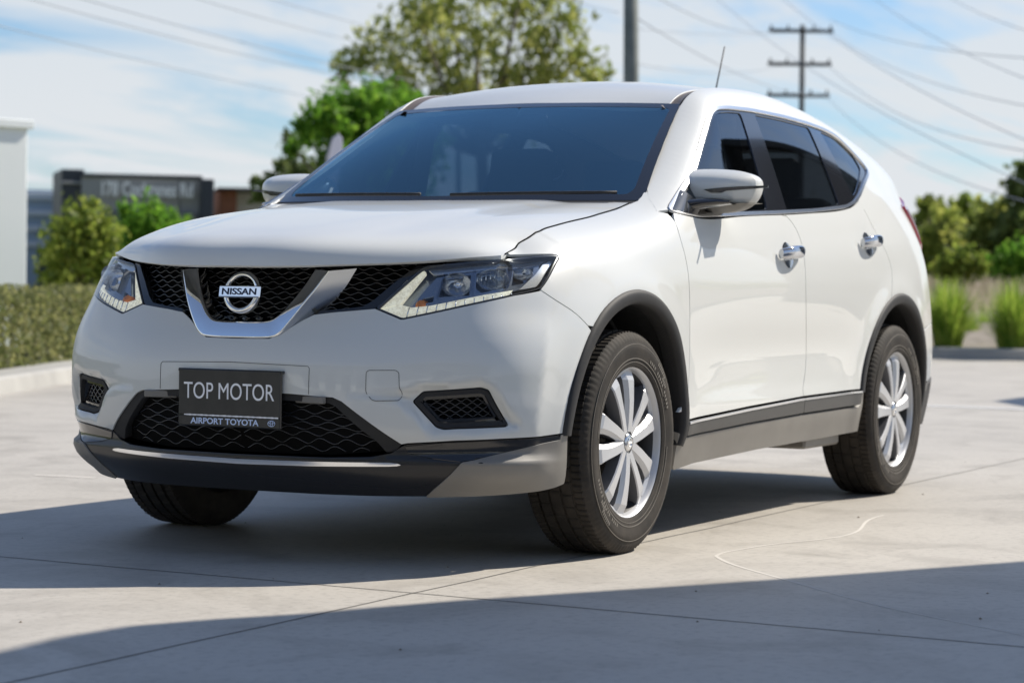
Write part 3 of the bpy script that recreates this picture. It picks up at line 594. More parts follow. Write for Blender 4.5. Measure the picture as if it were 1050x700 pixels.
# ---- lower lip, strip
low = [(0, .219), (.25, .219), (.45, .220), (.6, .222), (.75, .226), (.9, .232), (1.02, .237), (1.10, .243), (tx(.405), .252), (tx(.41), .275), (tx(.432), .33), (tx(.448), .39)]
lip_o = np.vstack([low, lo_white[::-1]-[0, .003], [(.535, .372), (.50, .352), (.44, .340), (.3, .334), (0, .332)]])
WEDGE = np.array([(.545, .374), (.66, .386), (.85, .395), (1.0, .399), (1.075, .402), (1.085, .392), (1.0, .383), (.86, .360), (.74, .335), (.70, .330), (.62, .338), (.55, .352)])
panel('lower_lip', lip_o, 'lip_black', car, LIP, side='B', gap=0, skirt=.03, res=.014)
both('lip_wedge', WEDGE, 'gloss_black', surf=LIP, gap=0, skirt=.012, off=.003, res=.014)
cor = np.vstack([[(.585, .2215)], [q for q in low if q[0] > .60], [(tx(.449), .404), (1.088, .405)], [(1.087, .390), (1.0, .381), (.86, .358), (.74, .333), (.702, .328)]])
both('bumper_corner_lit', rounded(cor, .006, 3), 'plastic_lit', surf=LIP, gap=0, skirt=.014, off=.0045, res=.014)  # lip plastic again in a lighter overlay: the corner's sunlit tone as colour
panel('lip_strip', np.array([(0, .303), (.25, .307), (.49, .314), (.515, .316), (.525, .319), (.515, .323), (.49, .325), (.25, .321), (0, .318)]), 'strip_chrome', car, LIP, off=.004, side='B', gap=0, skirt=.006, res=.012)
# ---- door strips and sills
sill_top = .0
st_lo = np.array([(tx(-.43), .353), (tx(-1.0), .372), (tx(-1.52), .384), (tx(-2.17), .392)])
def z_slo(t): return np.interp(t, st_lo[:, 0], st_lo[:, 1])
t0, t1, t2 = d_front[-1, 0], mid_up[-1, 0], arc_door[-1, 0]
s1 = rounded(np.array([(t0, z_strip(t0)-.002), (tx(-1.0), .428), (t1, z_strip(t1)-.002), (t1, z_slo(t1)+.003), (tx(-1.0), .375), (t0, z_slo(t0)+.003)]), .006)
s2 = rounded(np.array([(t1, z_strip(t1)-.002), (t2, z_strip(t2)-.002), (t2-.012, z_slo(t2)+.012), (t2-.03, z_slo(t2)+.003), (t1, z_slo(t1)+.003)]), .008)
for nm, o, pr in (('door_moulding', s1, front_doors), ('door_moulding', s2, rear_doors)):
    for sd_, p in zip('LR', pr): panel(nm, o, 'plastic_mid', p, BODY, off=.006, skirt=.016, side=sd_, res=.02)
# bright top edge of the strips
for o, pr, a, b in ((s1, front_doors, t0, t1), (s2, rear_doors, t1, t2)):
    e = np.array([(t, z_strip(t)-.003) for t in np.linspace(a+.004, b-.004, 30)]+[(t, z_strip(t)-.010) for t in np.linspace(b-.004, a+.004, 30)])
    for sd_, p in zip('LR', pr): panel('moulding_edge', e, 'satin_chrome', p, BODY, off=.009, gap=0, skirt=.006, side=sd_, res=.03)
sill_o = np.vstack([[(tx(-.392), .372), (t0, z_slo(t0)-.003), (tx(-1.0), .369), (t1, z_slo(t1)-.003), (t2-.03, z_slo(t2)-.004), (t2-.002, z_slo(t2)+.012), (t2+.004, .47), (t2+.035, .44)], [(tx(-2.262), .36), (tx(-2.285), .30), (tx(-2.29), .283), (tx(-1.9), .275), (tx(-1.2), .268), (tx(-.6), .252), (tx(-.44), .238), (tx(-.425), .25), (tx(-.405), .30)]])
both('sill', sill_o, 'plastic_lit', off=.001, skirt=.06, res=.02)
# ---- arch trims: a rolled ring of its own
def arch_trim(ax, a0, a1, nm):
    prof = [(RO+.009, -.004), (RO+.006, .005), (RO-.006, .010), (RI+.008, .011), (RI, .006), (RI-.003, -.008), (RI-.002, -.05)]
    for s_ in (1, -1):
        P = []
        for a in np.radians(np.linspace(a0, a1, 64)):
            q0 = np.array([[tx(ax+RO*.96*math.cos(a)), .385+RO*.96*math.sin(a)]]); row = []
            for r, o in prof:
                q = np.array([[tx(ax+r*math.cos(a)), .385+r*math.sin(a)]]); p = BODY.pos(q)[0]; p = p+np.array([0, 1, 0])*o; row.append(p)
            P.append(row)
        P = np.array(P)*np.array([1, s_, 1]); mb = MB(); mb.grid(P, flip=s_ < 0); mb.build(nm, 'plastic', car, smooth=True)
arch_trim(AF, 188, 2, 'wheel_arch_trim'); arch_trim(AR, 192, 8, 'wheel_arch_trim')
# ---- wheel houses, floor and inner shell (dark)
for ax_ in (AF, AR):
    for s_ in (1, -1):
        mb = MB(); n = 40; A = np.radians(np.linspace(-8, 188, n))
        pr = np.array([[(ax_+(RI+.004+.02*k/6)*math.cos(a), (.868-.05*k)*s_, .385+(RI+.004+.02*k/6)*math.sin(a)) for k in range(8)] for a in A]); mb.grid(pr, flip=s_ < 0)
        for a0, a1, y in ((30, 60, .72), (75, 100, .66)):
            mb.tube([(ax_+(RI-.004)*math.cos(R(a)), y*s_, .385+(RI-.004)*math.sin(R(a))) for a in np.linspace(-5, 185, 30)], .008, 6)
        c = [(ax_+(RI+.02)*math.cos(a), .52*s_, .385+(RI+.02)*math.sin(a)) for a in A]; mb.add(c+[(ax_, .52*s_, .385)], [(i, i+1, n) for i in range(n-1)])
        mb.build('wheel_housing', 'liner', car, smooth=True)
mb = MB(); mb.box((-1.40, 0, .315), (3.9, .98, .17)); mb.box((-1.33, 0, .335), (1.75, 1.6, .09)); mb.build('underbody', 'dark', car)
for s_ in (1, -1):
    mb = MB(); mb.box((-2.03, .68*s_, .262), (.40, .26, .06), ch=.01); mb.build('floor_fairing', 'plastic_lit', car); mb = MB(); mb.box((-1.62, .70*s_, .268), (.30, .14, .03), ch=.006); mb.build('floor_fairing', 'plastic_lit', car)
core = np.vstack([[(0, .31), (0, .74), (.5, .78), (.95, .85), (tx(.2), .95), (tx(-.25), 1.05), (tx(-.6), 1.09), (tx(-2.9), 1.12), (5.0, 1.1), (5.94, 1.0), (5.94, .3), (tx(-3.15), .3)], arch(AR, RO+.02, 168, 12)[:], [(tx(-2.1), .29), (tx(-.5), .27)], arch(AF, RO+.02, 172, 20), [(tx(.50), .40), (.95, .31)]])
panel('inner_shell', core, 'dark', car, BODY, off=-.035, gap=0, skirt=0, side='B', res=.05)
# ---- rear end
rb_o = np.vstack([arch(AR, RO-.004, 180-2, 143, 20), [(tx(-3.05), .687), (tx(-3.3), .712), (5.19, .718), (5.5, .70), (5.96, .70), (5.96, .50), (5.5, .50), (5.2, .49), (tx(-3.2), .455)]])
panel('rear_bumper', rb_o, 'paint', car, BODY, side='B', res=.025)
rl_o = np.vstack([[(tx(-3.2), .450), (5.2, .485), (5.5, .495), (5.96, .495), (5.96, .25), (5.3, .25), (tx(-3.2), .27)], [(tx(-3.075), .32), (tx(-3.108), .40)]])
panel('rear_lower_bumper', rl_o, 'plastic', car, BODY, off=.006, side='B', res=.03)
panel('tailgate', np.array([(5.965, .705), (5.50, .705), (5.205, .725), (5.205, .98), (5.45, .99), (5.45, 1.16), (5.40, 1.17), (5.965, 1.17)]), 'paint', car, BODY, side='B', res=.04)
panel('rear_window', np.array([(5.965, 1.19), (5.35, 1.19), (5.18, 1.24), (5.12, 1.48), (5.965, 1.50)]), 'side_glass', car, BODY, side='B', res=.04)
both('tail_light', rounded(np.array([(4.715, 1.228), (5.06, 1.285), (5.10, 1.17), (5.44, 1.155), (5.44, 1.0), (5.2, .99), (4.93, 1.065), (4.75, 1.19)]), .015), 'tail_red', off=.012, skirt=.03, res=.02)
both('tail_light_strip', rounded(np.array([(4.76, 1.212), (5.04, 1.24), (5.10, 1.10), (4.97, 1.085), (4.80, 1.18)]), .01), 'tail_clear', off=.017, gap=0, skirt=.006, res=.02)
mb = MB(); sp = []
for f in np.linspace(-1, 1, 31):
    y = .44*f; e = abs(f)**2.5; xa, xb = -3.30+.03*e, -3.47+.10*e; za, zb = 1.545-.05*e, 1.520-.045*e
    sp.append([(xa, y, za), ((xa+xb)/2, y, (za+zb)/2+.006), (xb, y, zb), (xb+.01, y, zb-.025), (xa, y, za-.05)])
mb.grid(np.array(sp)); mb.build('roof_spoiler', 'paint', car, smooth=True)
# ------------------------------------------------------------------ grille, chrome V, badge, number plate
def tube_in(poly, rows, surf, off, r, mb, step=.008, n=5, mirror=True):
    """wavy rods laid on a surface, kept where they fall inside poly"""
    for pts in rows:
        k = inside(pts, poly); run = []
        for q, ok in zip(list(pts)+[None], list(k)+[False]):
            if ok: run.append(q)
            else:
                if len(run) > 2:
                    a = np.array(run); P = surf.pos(a)+surf.nrm(a)*off; mb.tube(P, r, n, cap=False)
                    if mirror: mb.tube(P*np.array([1, -1, 1]), r, n, cap=False)
                run = []
def wave_rows(z0, z1, dz, wl, amp, t1):
    rows = []; t = np.arange(.0006, t1, .006)
    for i, z in enumerate(np.arange(z0, z1, dz)): rows.append(np.stack([t, z+amp*np.cos(2*np.pi*t/wl+(math.pi if i % 2 else 0))], 1))
    return rows
grille = tag(empty('grille', parent=car))
g_poly = np.array([(0, .655), (.13, .66), (.165, .695), (.21, .735), (.245, .752), (.32, .758), (.40, .765), (.432, .79), (.48, .845), (.555, .915), (.60, .96), (0, .96)])
panel('backing', g_poly, 'dark', grille, BODY, off=-.06, gap=0, skirt=-.05, side='B', res=.03)
mb = MB(); tube_in(g_poly, wave_rows(.655, .93, .0150, .050, .0040, .6), BODY, -.032, .0030, mb); mb.build('mesh', 'gloss_black', grille, smooth=True)
fr_o = np.vstack([g_poly[[5, 6, 7, 8, 9]], inset(g_poly, .018)[[9, 8, 7, 6, 5]]])
panel('frame', np.array([(.245, .752), (.32, .758), (.40, .765), (.432, .79), (.48, .845), (.545, .91), (.522, .915), (.458, .855), (.412, .806), (.385, .787), (.32, .778), (.25, .772)]), 'gloss_black', grille, BODY, off=-.004, gap=0, skirt=.03, side='L', res=.012)
panel('frame', np.array([(.245, .752), (.32, .758), (.40, .765), (.432, .79), (.48, .845), (.545, .91), (.522, .915), (.458, .855), (.412, .806), (.385, .787), (.32, .778), (.25, .772)]), 'gloss_black', grille, BODY, off=-.004, gap=0, skirt=.03, side='R', res=.012)
# chrome V: front face plus flanks
FO = [(.836, .266, .890), (.858, .243, .845), (.886, .212, .792), (.908, .175, .735), (.918, .150, .703), (.923, .128, .690), (.926, .10, .6865), (.928, .05, .685), (.928, 0, .685)]
FI = [(.834, .215, .893), (.854, .193, .848), (.878, .163, .798), (.897, .129, .755), (.903, .110, .742), (.906, .095, .737), (.908, .078, .735), (.909, .04, .734), (.909, 0, .734)]
BO = [(.768, .324, .899), (.79, .30, .845), (.815, .262, .785), (.845, .215, .728), (.868, .178, .695), (.878, .140, .678), (.884, .10, .672), (.886, .05, .670), (.886, 0, .670)]
def dense(p, n=33):
    p = np.array(p, float); e = np.vstack([p, (p[:-1]*[1, -1, 1])[::-1]]); t = np.linspace(0, 1, len(e)); return pchip(t, e, np.linspace(0, 1, 2*n-1))
fo, fi, bo = dense(FO), dense(FI), dense(BO); bi = fi-np.array([.045, 0, -.012])
mid = (fo+fi)/2+np.array([.0015, 0, .001])
mb = MB(); mb.grid(np.stack([bo, (bo+fo)/2+[.002, 0, 0], fo-(fo-bo)*.02], 1)); v_flank = mb
mb2 = MB(); rim = .10
prof = [fo-(fo-bo)*.02, fo+(fi-fo)*.03+[.002, 0, 0], fo+(fi-fo)*.10+[.0025, 0, 0], mid, fi+(fo-fi)*.12+[.0012, 0, 0], fi, fi-[.012, 0, 0], bi]
mb2.grid(np.stack(prof, 1)); o = mb2.build('chrome_vee', 'chrome', grille, smooth=True)
v_flank.build('vee_flank', 'satin_chrome', grille, smooth=True)
# badge: ring with a bar across it, the maker's name on the bar
bc = Vector((.905, 0, .8225)); tilt = Matrix.Rotation(R(-10), 3, 'Y')
badge = empty('badge', parent=car)
mb = MB(); P = []
for i in range(72):
    a = 2*math.pi*i/72; row = []
    for r, h in ((.0475, -.012), (.0480, 0), (.0515, .006), (.0565, .0075), (.0620, .005), (.0655, -.002), (.0655, -.014)):
        row.append(bc+tilt @ Vector((h, r*math.cos(a), r*math.sin(a)*1.0)))
    P.append(row)
mb.grid(np.array([[tuple(q) for q in r_] for r_ in P+P[:1]])); mb.build('ring', 'chrome', badge, smooth=True)
mb = MB(); mb.box(tuple(bc+tilt @ Vector((.006, 0, 0))), (.016, .150, .036), ch=.003, rot=tilt); mb.build('bar', 'chrome', badge)
def text(name, body, size, loc, m, parent, xdir=(0, 1, 0), up=(0, 0, 1), depth=.001, width=None, height=None, bold=0., space=1.0):
    cu = bpy.data.curves.new(name, 'FONT'); cu.body = body; cu.size = size; cu.extrude = depth; cu.offset = bold; cu.align_x = 'CENTER'; cu.align_y = 'CENTER'; cu.space_character = space
    o = bpy.data.objects.new(name, cu); col.objects.link(o); bpy.context.view_layer.update()
    me = bpy.data.meshes.new_from_object(o.evaluated_get(bpy.context.evaluated_depsgraph_get())); bpy.data.objects.remove(o)
    v = np.array([p.co[:] for p in me.vertices]); lo, hi = v.min(0), v.max(0); v[:, :2] -= (lo[:2]+hi[:2])/2
    if width: v[:, 0] *= width/(hi[0]-lo[0])
    if height: v[:, 1] *= height/(hi[1]-lo[1])
    X, U = Vector(xdir).normalized(), Vector(up).normalized(); Z = X.cross(U)
    W = [Vector(loc)+X*p[0]+U*p[1]+Z*p[2] for p in v]; f = [tuple(p.vertices) for p in me.polygons]; return mesh(name, W, f, m, parent, smooth=False)
text('lettering', 'NISSAN', .03, tuple(bc+tilt @ Vector((.0145, 0, 0))), 'badge_navy', badge, up=tuple(tilt @ Vector((0, 0, 1))), width=.124, height=.0205, bold=.0006, depth=.0008)
# intake mesh and frame
intake = empty('lower_intake', parent=car)
in_poly = np.array([(0, .522), (.20, .521), (.345, .514), (.372, .503), (.535, .378), (.50, .348), (.30, .330), (0, .328)])
panel('backing', in_poly, 'dark', intake, BODY, off=-.10, gap=0, skirt=-.09, side='B', res=.03)
mb = MB(); tube_in(inset(in_poly, .004), wave_rows(.325, .52, .0200, .090, .0068, .56), BODY, -.035, .0028, mb); mb.build('mesh', 'gloss_black', intake, smooth=True)
panel('frame', np.array([(.33, .517), (.372, .505), (.537, .379), (.512, .356), (.485, .352), (.462, .385), (.352, .488), (.33, .498), (0.0, .507), (0.0, .522), (.2, .521)]), 'plastic', intake, BODY, off=-.006, gap=0, skirt=.03, side='B', res=.014)
mb = MB(); mb.box((.936, .27, .507), (.018, .11, .022), rz=-.18, ch=.003); mb.build('bracket', 'plastic_lit', intake)
mb = MB(); mb.box((.936, -.27, .507), (.018, .11, .022), rz=.18, ch=.003); mb.build('bracket', 'plastic_lit', intake)
# number plate with its surround
plate = empty('number_plate', parent=car); px_ = .968
mb = MB(); mb.box((px_-.010, .0, .585), (.018, .375, .010), ch=.002); mb.box((px_-.006, .0, .5015), (.010, .372, .172), ch=.003); mb.build('holder', 'gloss_black', plate)
mb = MB(); mb.box((px_+.001, .002, .5185), (.005, .366, .138), ch=.002); mb.build('plate_face', 'plate_black', plate)
mb = MB(); mb.box((px_+.001, .002, .4325), (.006, .366, .030), ch=.002); mb.build('dealer_strip', 'plate_black', plate)
mb = MB()
for k in range(40):
    y = -.155+.33*k/39; h = .0022+.0022*((k*7) % 5)/5; mb.box((px_+.0035, y, .4495), (.001, .0088, h+.001))
mb.build('worn_edge', 'white_text', plate)
text('plate_text', 'TOP MOTOR', .06, (px_+.0042, .002, .524), 'white_text', plate, width=.326, height=.050, bold=0, depth=.0004)
text('dealer_text', 'AIRPORT TOYOTA', .03, (px_+.0048, -.012, .4325), 'blue_text', plate, width=.246, height=.0185, bold=.0006, depth=.0004)
mb = MB()
for rx, ry in ((.0125, .0085), (.0045, .0082), (.0105, .0040)):
    mb.tube([(px_+.0055, .157+rx*math.cos(a), .4325+(0 if rx != .0105 else .004)+ry*math.sin(a)) for a in np.linspace(0, 2*math.pi, 25)[:-1]], .0010, 5, closed=True)
mb.build('dealer_emblem', 'blue_text', plate, smooth=True)
# plate panel line and tow-eye cover on the bumper
def groove(name, pts, surf, w=.0016, off=.0008, closed=False, m='lamp_dark', side='L', parent=None):
    p = resample(np.asarray(pts, float), .012, closed); P = surf.pos(p)+surf.nrm(p)*off
    if side == 'R': P = P*[1, -1, 1]
    mb = MB(); mb.tube(P, w, 5, closed=closed); return mb.build(name, m, parent or car, smooth=True)
groove('tow_eye_cover_seam', rounded(inv([(375.5, 381.5), (378, 379.5), (406, 379.5), (409, 382), (409.5, 398), (412.5, 402), (412, 407), (409, 410.5), (382, 411), (375, 403)]), .012), BODY, closed=True, w=.0009, off=.0003)
for side in 'LR': groove('plate_panel_seam', [(.0 if side == 'R' else .0, .612), (.262, .606), (.268, .60), (.268, .523)], BODY, w=.0009, off=.0003, side=side)
# fog lamp pockets
for side in 'LR':
    fg = empty('fog_lamp_bezel', parent=car); s_ = 1 if side == 'L' else -1
    fin = inset(fog_o, .016)
    panel('bezel', inset(fog_o, .0015), 'plastic', fg, BODY, holes=[fin], off=.004, gap=0, skirt=.022, side=side, res=.012)
    f2 = inset(fog_o, .019); panel('inner_rim', inset(fog_o, .014), 'gloss_black', fg, BODY, holes=[inset(fog_o, .026)], off=-.008, gap=0, skirt=.03, side=side, res=.012)
    panel('backing', inset(fog_o, .004), 'dark', fg, BODY, off=-.04, gap=0, skirt=0, side=side, res=.03)
    mb = MB(); lo, hi = fog_o.min(0), fog_o.max(0); rows = []
    for i, z in enumerate(np.arange(lo[1], hi[1], .0125)):
        t = np.arange(lo[0], hi[0], .005); rows.append(np.stack([t, z+.0045*np.sin(2*np.pi*t/.04+(math.pi if i % 2 else 0))], 1))
    tube_in(inset(fog_o, .022), rows, BODY, -.022, .0022, mb, mirror=False)
    if s_ < 0: mb.v = [(a, -b, c) for a, b, c in mb.v]
    mb.build('mesh', 'gloss_black', fg, smooth=True)
# ------------------------------------------------------------------ headlights
def uvmap(pts): return inv(pts, bmin=.70, bmax=1.0)
for side in 'LR':
    h = empty('headlight', parent=car); s_ = 1 if side == 'L' else -1
    hlp = rounded(hl, .008, 3)
    panel('housing', inset(hl, -.001), 'lamp_grey', h, BODY, off=-.055, gap=0, skirt=-.052, side=side, res=.02)
    # bright surround just below the lens
    band = inset(hl, .003)
    panel('drl_strip', np.vstack([uvmap([(386.5, 316), (411, 325), (414, 325.3), (441, 319.6), (475, 312), (500, 306.6), (523, 301.8), (528, 295.5), (500, 299.8), (475, 304.6), (441, 311.3), (421, 313.2), (409, 310.2)])]), 'led', h, BODY, off=-.014, gap=0, skirt=.02, side=side, res=.010)
    panel('drl_strip', uvmap([(388, 314.8), (409, 310), (436.5, 277), (432.5, 274.5), (427, 279)]), 'led', h, BODY, off=-.014, gap=0, skirt=.02, side=side, res=.010)
    for f0 in np.arange(0, 1, .09):                           # moulded ribs across the light strip
        q = uvmap([(416+112*f0, 324.2-22.6*f0), (419+108*f0, 313.6-15*f0)]); Pq = BODY.pos(q)-BODY.nrm(q)*.0125
        if s_ < 0: Pq = Pq*[1, -1, 1]
        mb = MB(); mb.tube(Pq, .0022, 5); mb.build('strip_rib', 'lamp_chrome', h, smooth=True)
    def bowl(nm, px, r, dep, m='lamp_chrome', ell=1.25):
        q = uvmap([px])[0]; n = BODY.nrm(q[None])[0]; P = BODY.pos(q[None])[0]-n*.018; d = np.array([.93, .33, .0]); d /= np.linalg.norm(d); e = np.array([-d[1], d[0], 0]); u = np.array([0, 0, 1.])
        rows = []
        for k in range(9):
            rr = r*(1-(k/8)**2)**.5 if k < 8 else .003; rows.append([P-d*dep*k/8+(e*math.cos(a)*ell+u*math.sin(a))*rr for a in np.linspace(0, 2*math.pi, 25)])
        rows = np.array(rows)*np.array([1, s_, 1]); mb = MB(); mb.grid(rows, flip=s_ < 0); b = mb.build(nm, m, h, smooth=True); 
        return P, d, e, u
    P, d, e, u = bowl('reflector', (468, 289), .036, .05)
    mb = MB(); mb.lathe([(.001, .012), (.010, .010), (.0105, -.03), (.001, -.03)], 16, 'x', tuple((P-d*.03)*[1, s_, 1])); mb.build('bulb', 'lamp_chrome', h, smooth=True)
    P, d, e, u = bowl('reflector', (507, 284), .033, .055, ell=1.5)
    mb = MB(); mb.lathe([(.001, .010), (.016, .006), (.018, -.02), (.001, -.02)], 20, 'x', tuple((P-d*.022)*[1, s_, 1])); mb.build('projector', 'lens', h, smooth=True)
    P, d, e, u = bowl('reflector', (538, 277), .020, .04, ell=1.6)
    q = uvmap([(431, 308)])[0]; n = BODY.nrm(q[None])[0]; P = BODY.pos(q[None])[0]-n*.034
    mb = MB(); mb.lathe([(.0005, .026), (.010, .022), (.016, .008), (.017, -.012), (.001, -.014)], 20, 'x', tuple(P*[1, s_, 1])); mb.build('indicator_bulb', 'amber', h, smooth=True)
    panel('inner_bezel', uvmap([(428, 302), (447, 281), (486, 275), (530, 268.5), (556, 266), (549, 289), (523, 297), (486, 303), (447, 309.5), (426, 310.5)]), 'lamp_grey', h, BODY, holes=[uvmap([(449, 301), (455, 281), (484, 277.5), (482, 299.5)]), uvmap([(489, 298), (490, 276), (523, 271.5), (521, 291.5)]), uvmap([(528, 289), (529, 271), (550, 268.5), (545, 285)]), uvmap([(431, 308), (432, 303), (444, 300), (443, 306)])], off=-.024, gap=0, skirt=.02, side=side, res=.012)
    for k in range(7):
        f = k/6; q = uvmap([(491+30*f, 277.5-4.6*f), (490.5+30*f, 284-5*f)]); Pq = BODY.pos(q)-BODY.nrm(q)*.030
        if s_ < 0: Pq = Pq*[1, -1, 1]
        mb = MB(); mb.tube(Pq, .0020, 5); mb.build('reflector_rib', 'lamp_chrome', h, smooth=True)
    # dividing fins and eyebrow
    for a_, b_ in (((450, 303), (458, 277)), ((486, 300), (489, 271.5)), ((523, 293), (527, 267))):
        qa, qb = uvmap([a_, b_]); L_ = np.linspace(0, 1, 7)[:, None]; q = qa+(qb-qa)*L_; Pn = BODY.pos(q); nn = BODY.nrm(q); mb = MB()
        g = np.stack([Pn-nn*.012, Pn-nn*.068], 1)*np.array([1, s_, 1]); g2 = g+np.array([.003, -.006*s_, 0]); mb.grid(g); mb.grid(g2, flip=True); mb.build('divider', 'satin_chrome', h, smooth=True)
    panel('eyebrow', uvmap([(439, 273.3), (480, 269.4), (530, 265.2), (563, 262.6), (556, 267), (528, 270), (482, 274.5), (444, 278.5)]), 'satin_chrome', h, BODY, off=-.022, gap=0, skirt=.02, side=side, res=.012)
    panel('side_reflector', uvmap([(560, 266), (569, 263), (570, 265), (553, 291), (535, 294), (545, 284)]), 'lamp_chrome', h, BODY, off=-.02, gap=0, skirt=.02, side=side, res=.012)
    panel('lens', hlp, 'lens', h, BODY, off=.001, gap=.001, skirt=.004, side=side, res=.014)
    panel('lens_rim', hlp, 'lamp_dark', h, BODY, holes=[inset(hlp, .0045)], off=-.001, gap=.001, skirt=.02, side=side, res=.012, hole_gap=0)
# ------------------------------------------------------------------ door handles, mirrors
def rings(centers, radii, up=(0, 0, 1), nseg=14, power=2.0):
    pass
for nm_, uv, doors_, ln in (('f', (808, 260.5), front_doors, .215), ('r', (890, 249.5), rear_doors, .215)):
    for side, dr in zip('LR', doors_):
        s_ = 1 if side == 'L' else -1
        q = inv([uv], bmin=.8)[0]; P = BODY.pos(q[None])[0]; n = BODY.nrm(q[None])[0]; h = empty('handle', parent=dr)
        # shallow dished cup behind the grip
        mb = MB(); rows = []
        for k, (r, o_) in enumerate(((.066, .0012), (.062, .0006), (.050, .0004), (.03, .0003), (.001, .0003))):
            row = []
            for a in np.linspace(0, 2*math.pi, 33):
                w = q+np.array([-math.cos(a)*r*1.12+.0, math.sin(a)*r*.78-.002]); row.append(BODY.pos(w[None])[0]+BODY.nrm(w[None])[0]*o_)
            rows.append(row)
        mb.grid(np.array(rows)*[1, s_, 1], flip=s_ > 0); mb.build('handle_cup', 'paint', dr, smooth=True) if False else None
        pth = []; rad = []
        for f in np.linspace(-1, 1, 21):
            o_ = .014+.026*(1-abs(f)**3.0); w = q+np.array([f*ln/2, .010*f*0+.004*f]); pth.append((BODY.pos(w[None])[0]+n*o_)); rad.append(.0165+.0055*(1-f*f))
        mb = MB(); P2 = np.array(pth); rows = []
        for p, r in zip(P2, rad):
            rows.append([p+n*math.cos(a)*r*.62+np.array([0, 0, 1])*math.sin(a)*r*1.12 for a in np.linspace(0, 2*math.pi, 17)])
        rows = np.array(rows)*[1, s_, 1]; mb.grid(rows, flip=s_ < 0); mb.add(rows[0][:-1], [tuple(range(16))]); mb.add(rows[-1][:-1], [tuple(range(16))[::-1]])
        mb.build('grip', 'handle_chrome', dr, angle=60)
        mb = MB(); rows = []
        for k in range(6):
            r = .048*math.cos(k/5*math.pi/2*.98); dpt = -.016*math.sin(k/5*math.pi/2)
            row = []
            for a in np.linspace(0, 2*math.pi, 25):
                w = q+np.array([math.cos(a)*r*1.05-.004, math.sin(a)*r*1.0-.004]); row.append(BODY.pos(w[None])[0]+n*(.0015+dpt*.06))
            rows.append(row)
        mb.grid(np.array(rows)*[1, s_, 1], flip=s_ > 0); mb.build('handle_recess', 'handle_chrome', dr, smooth=True)
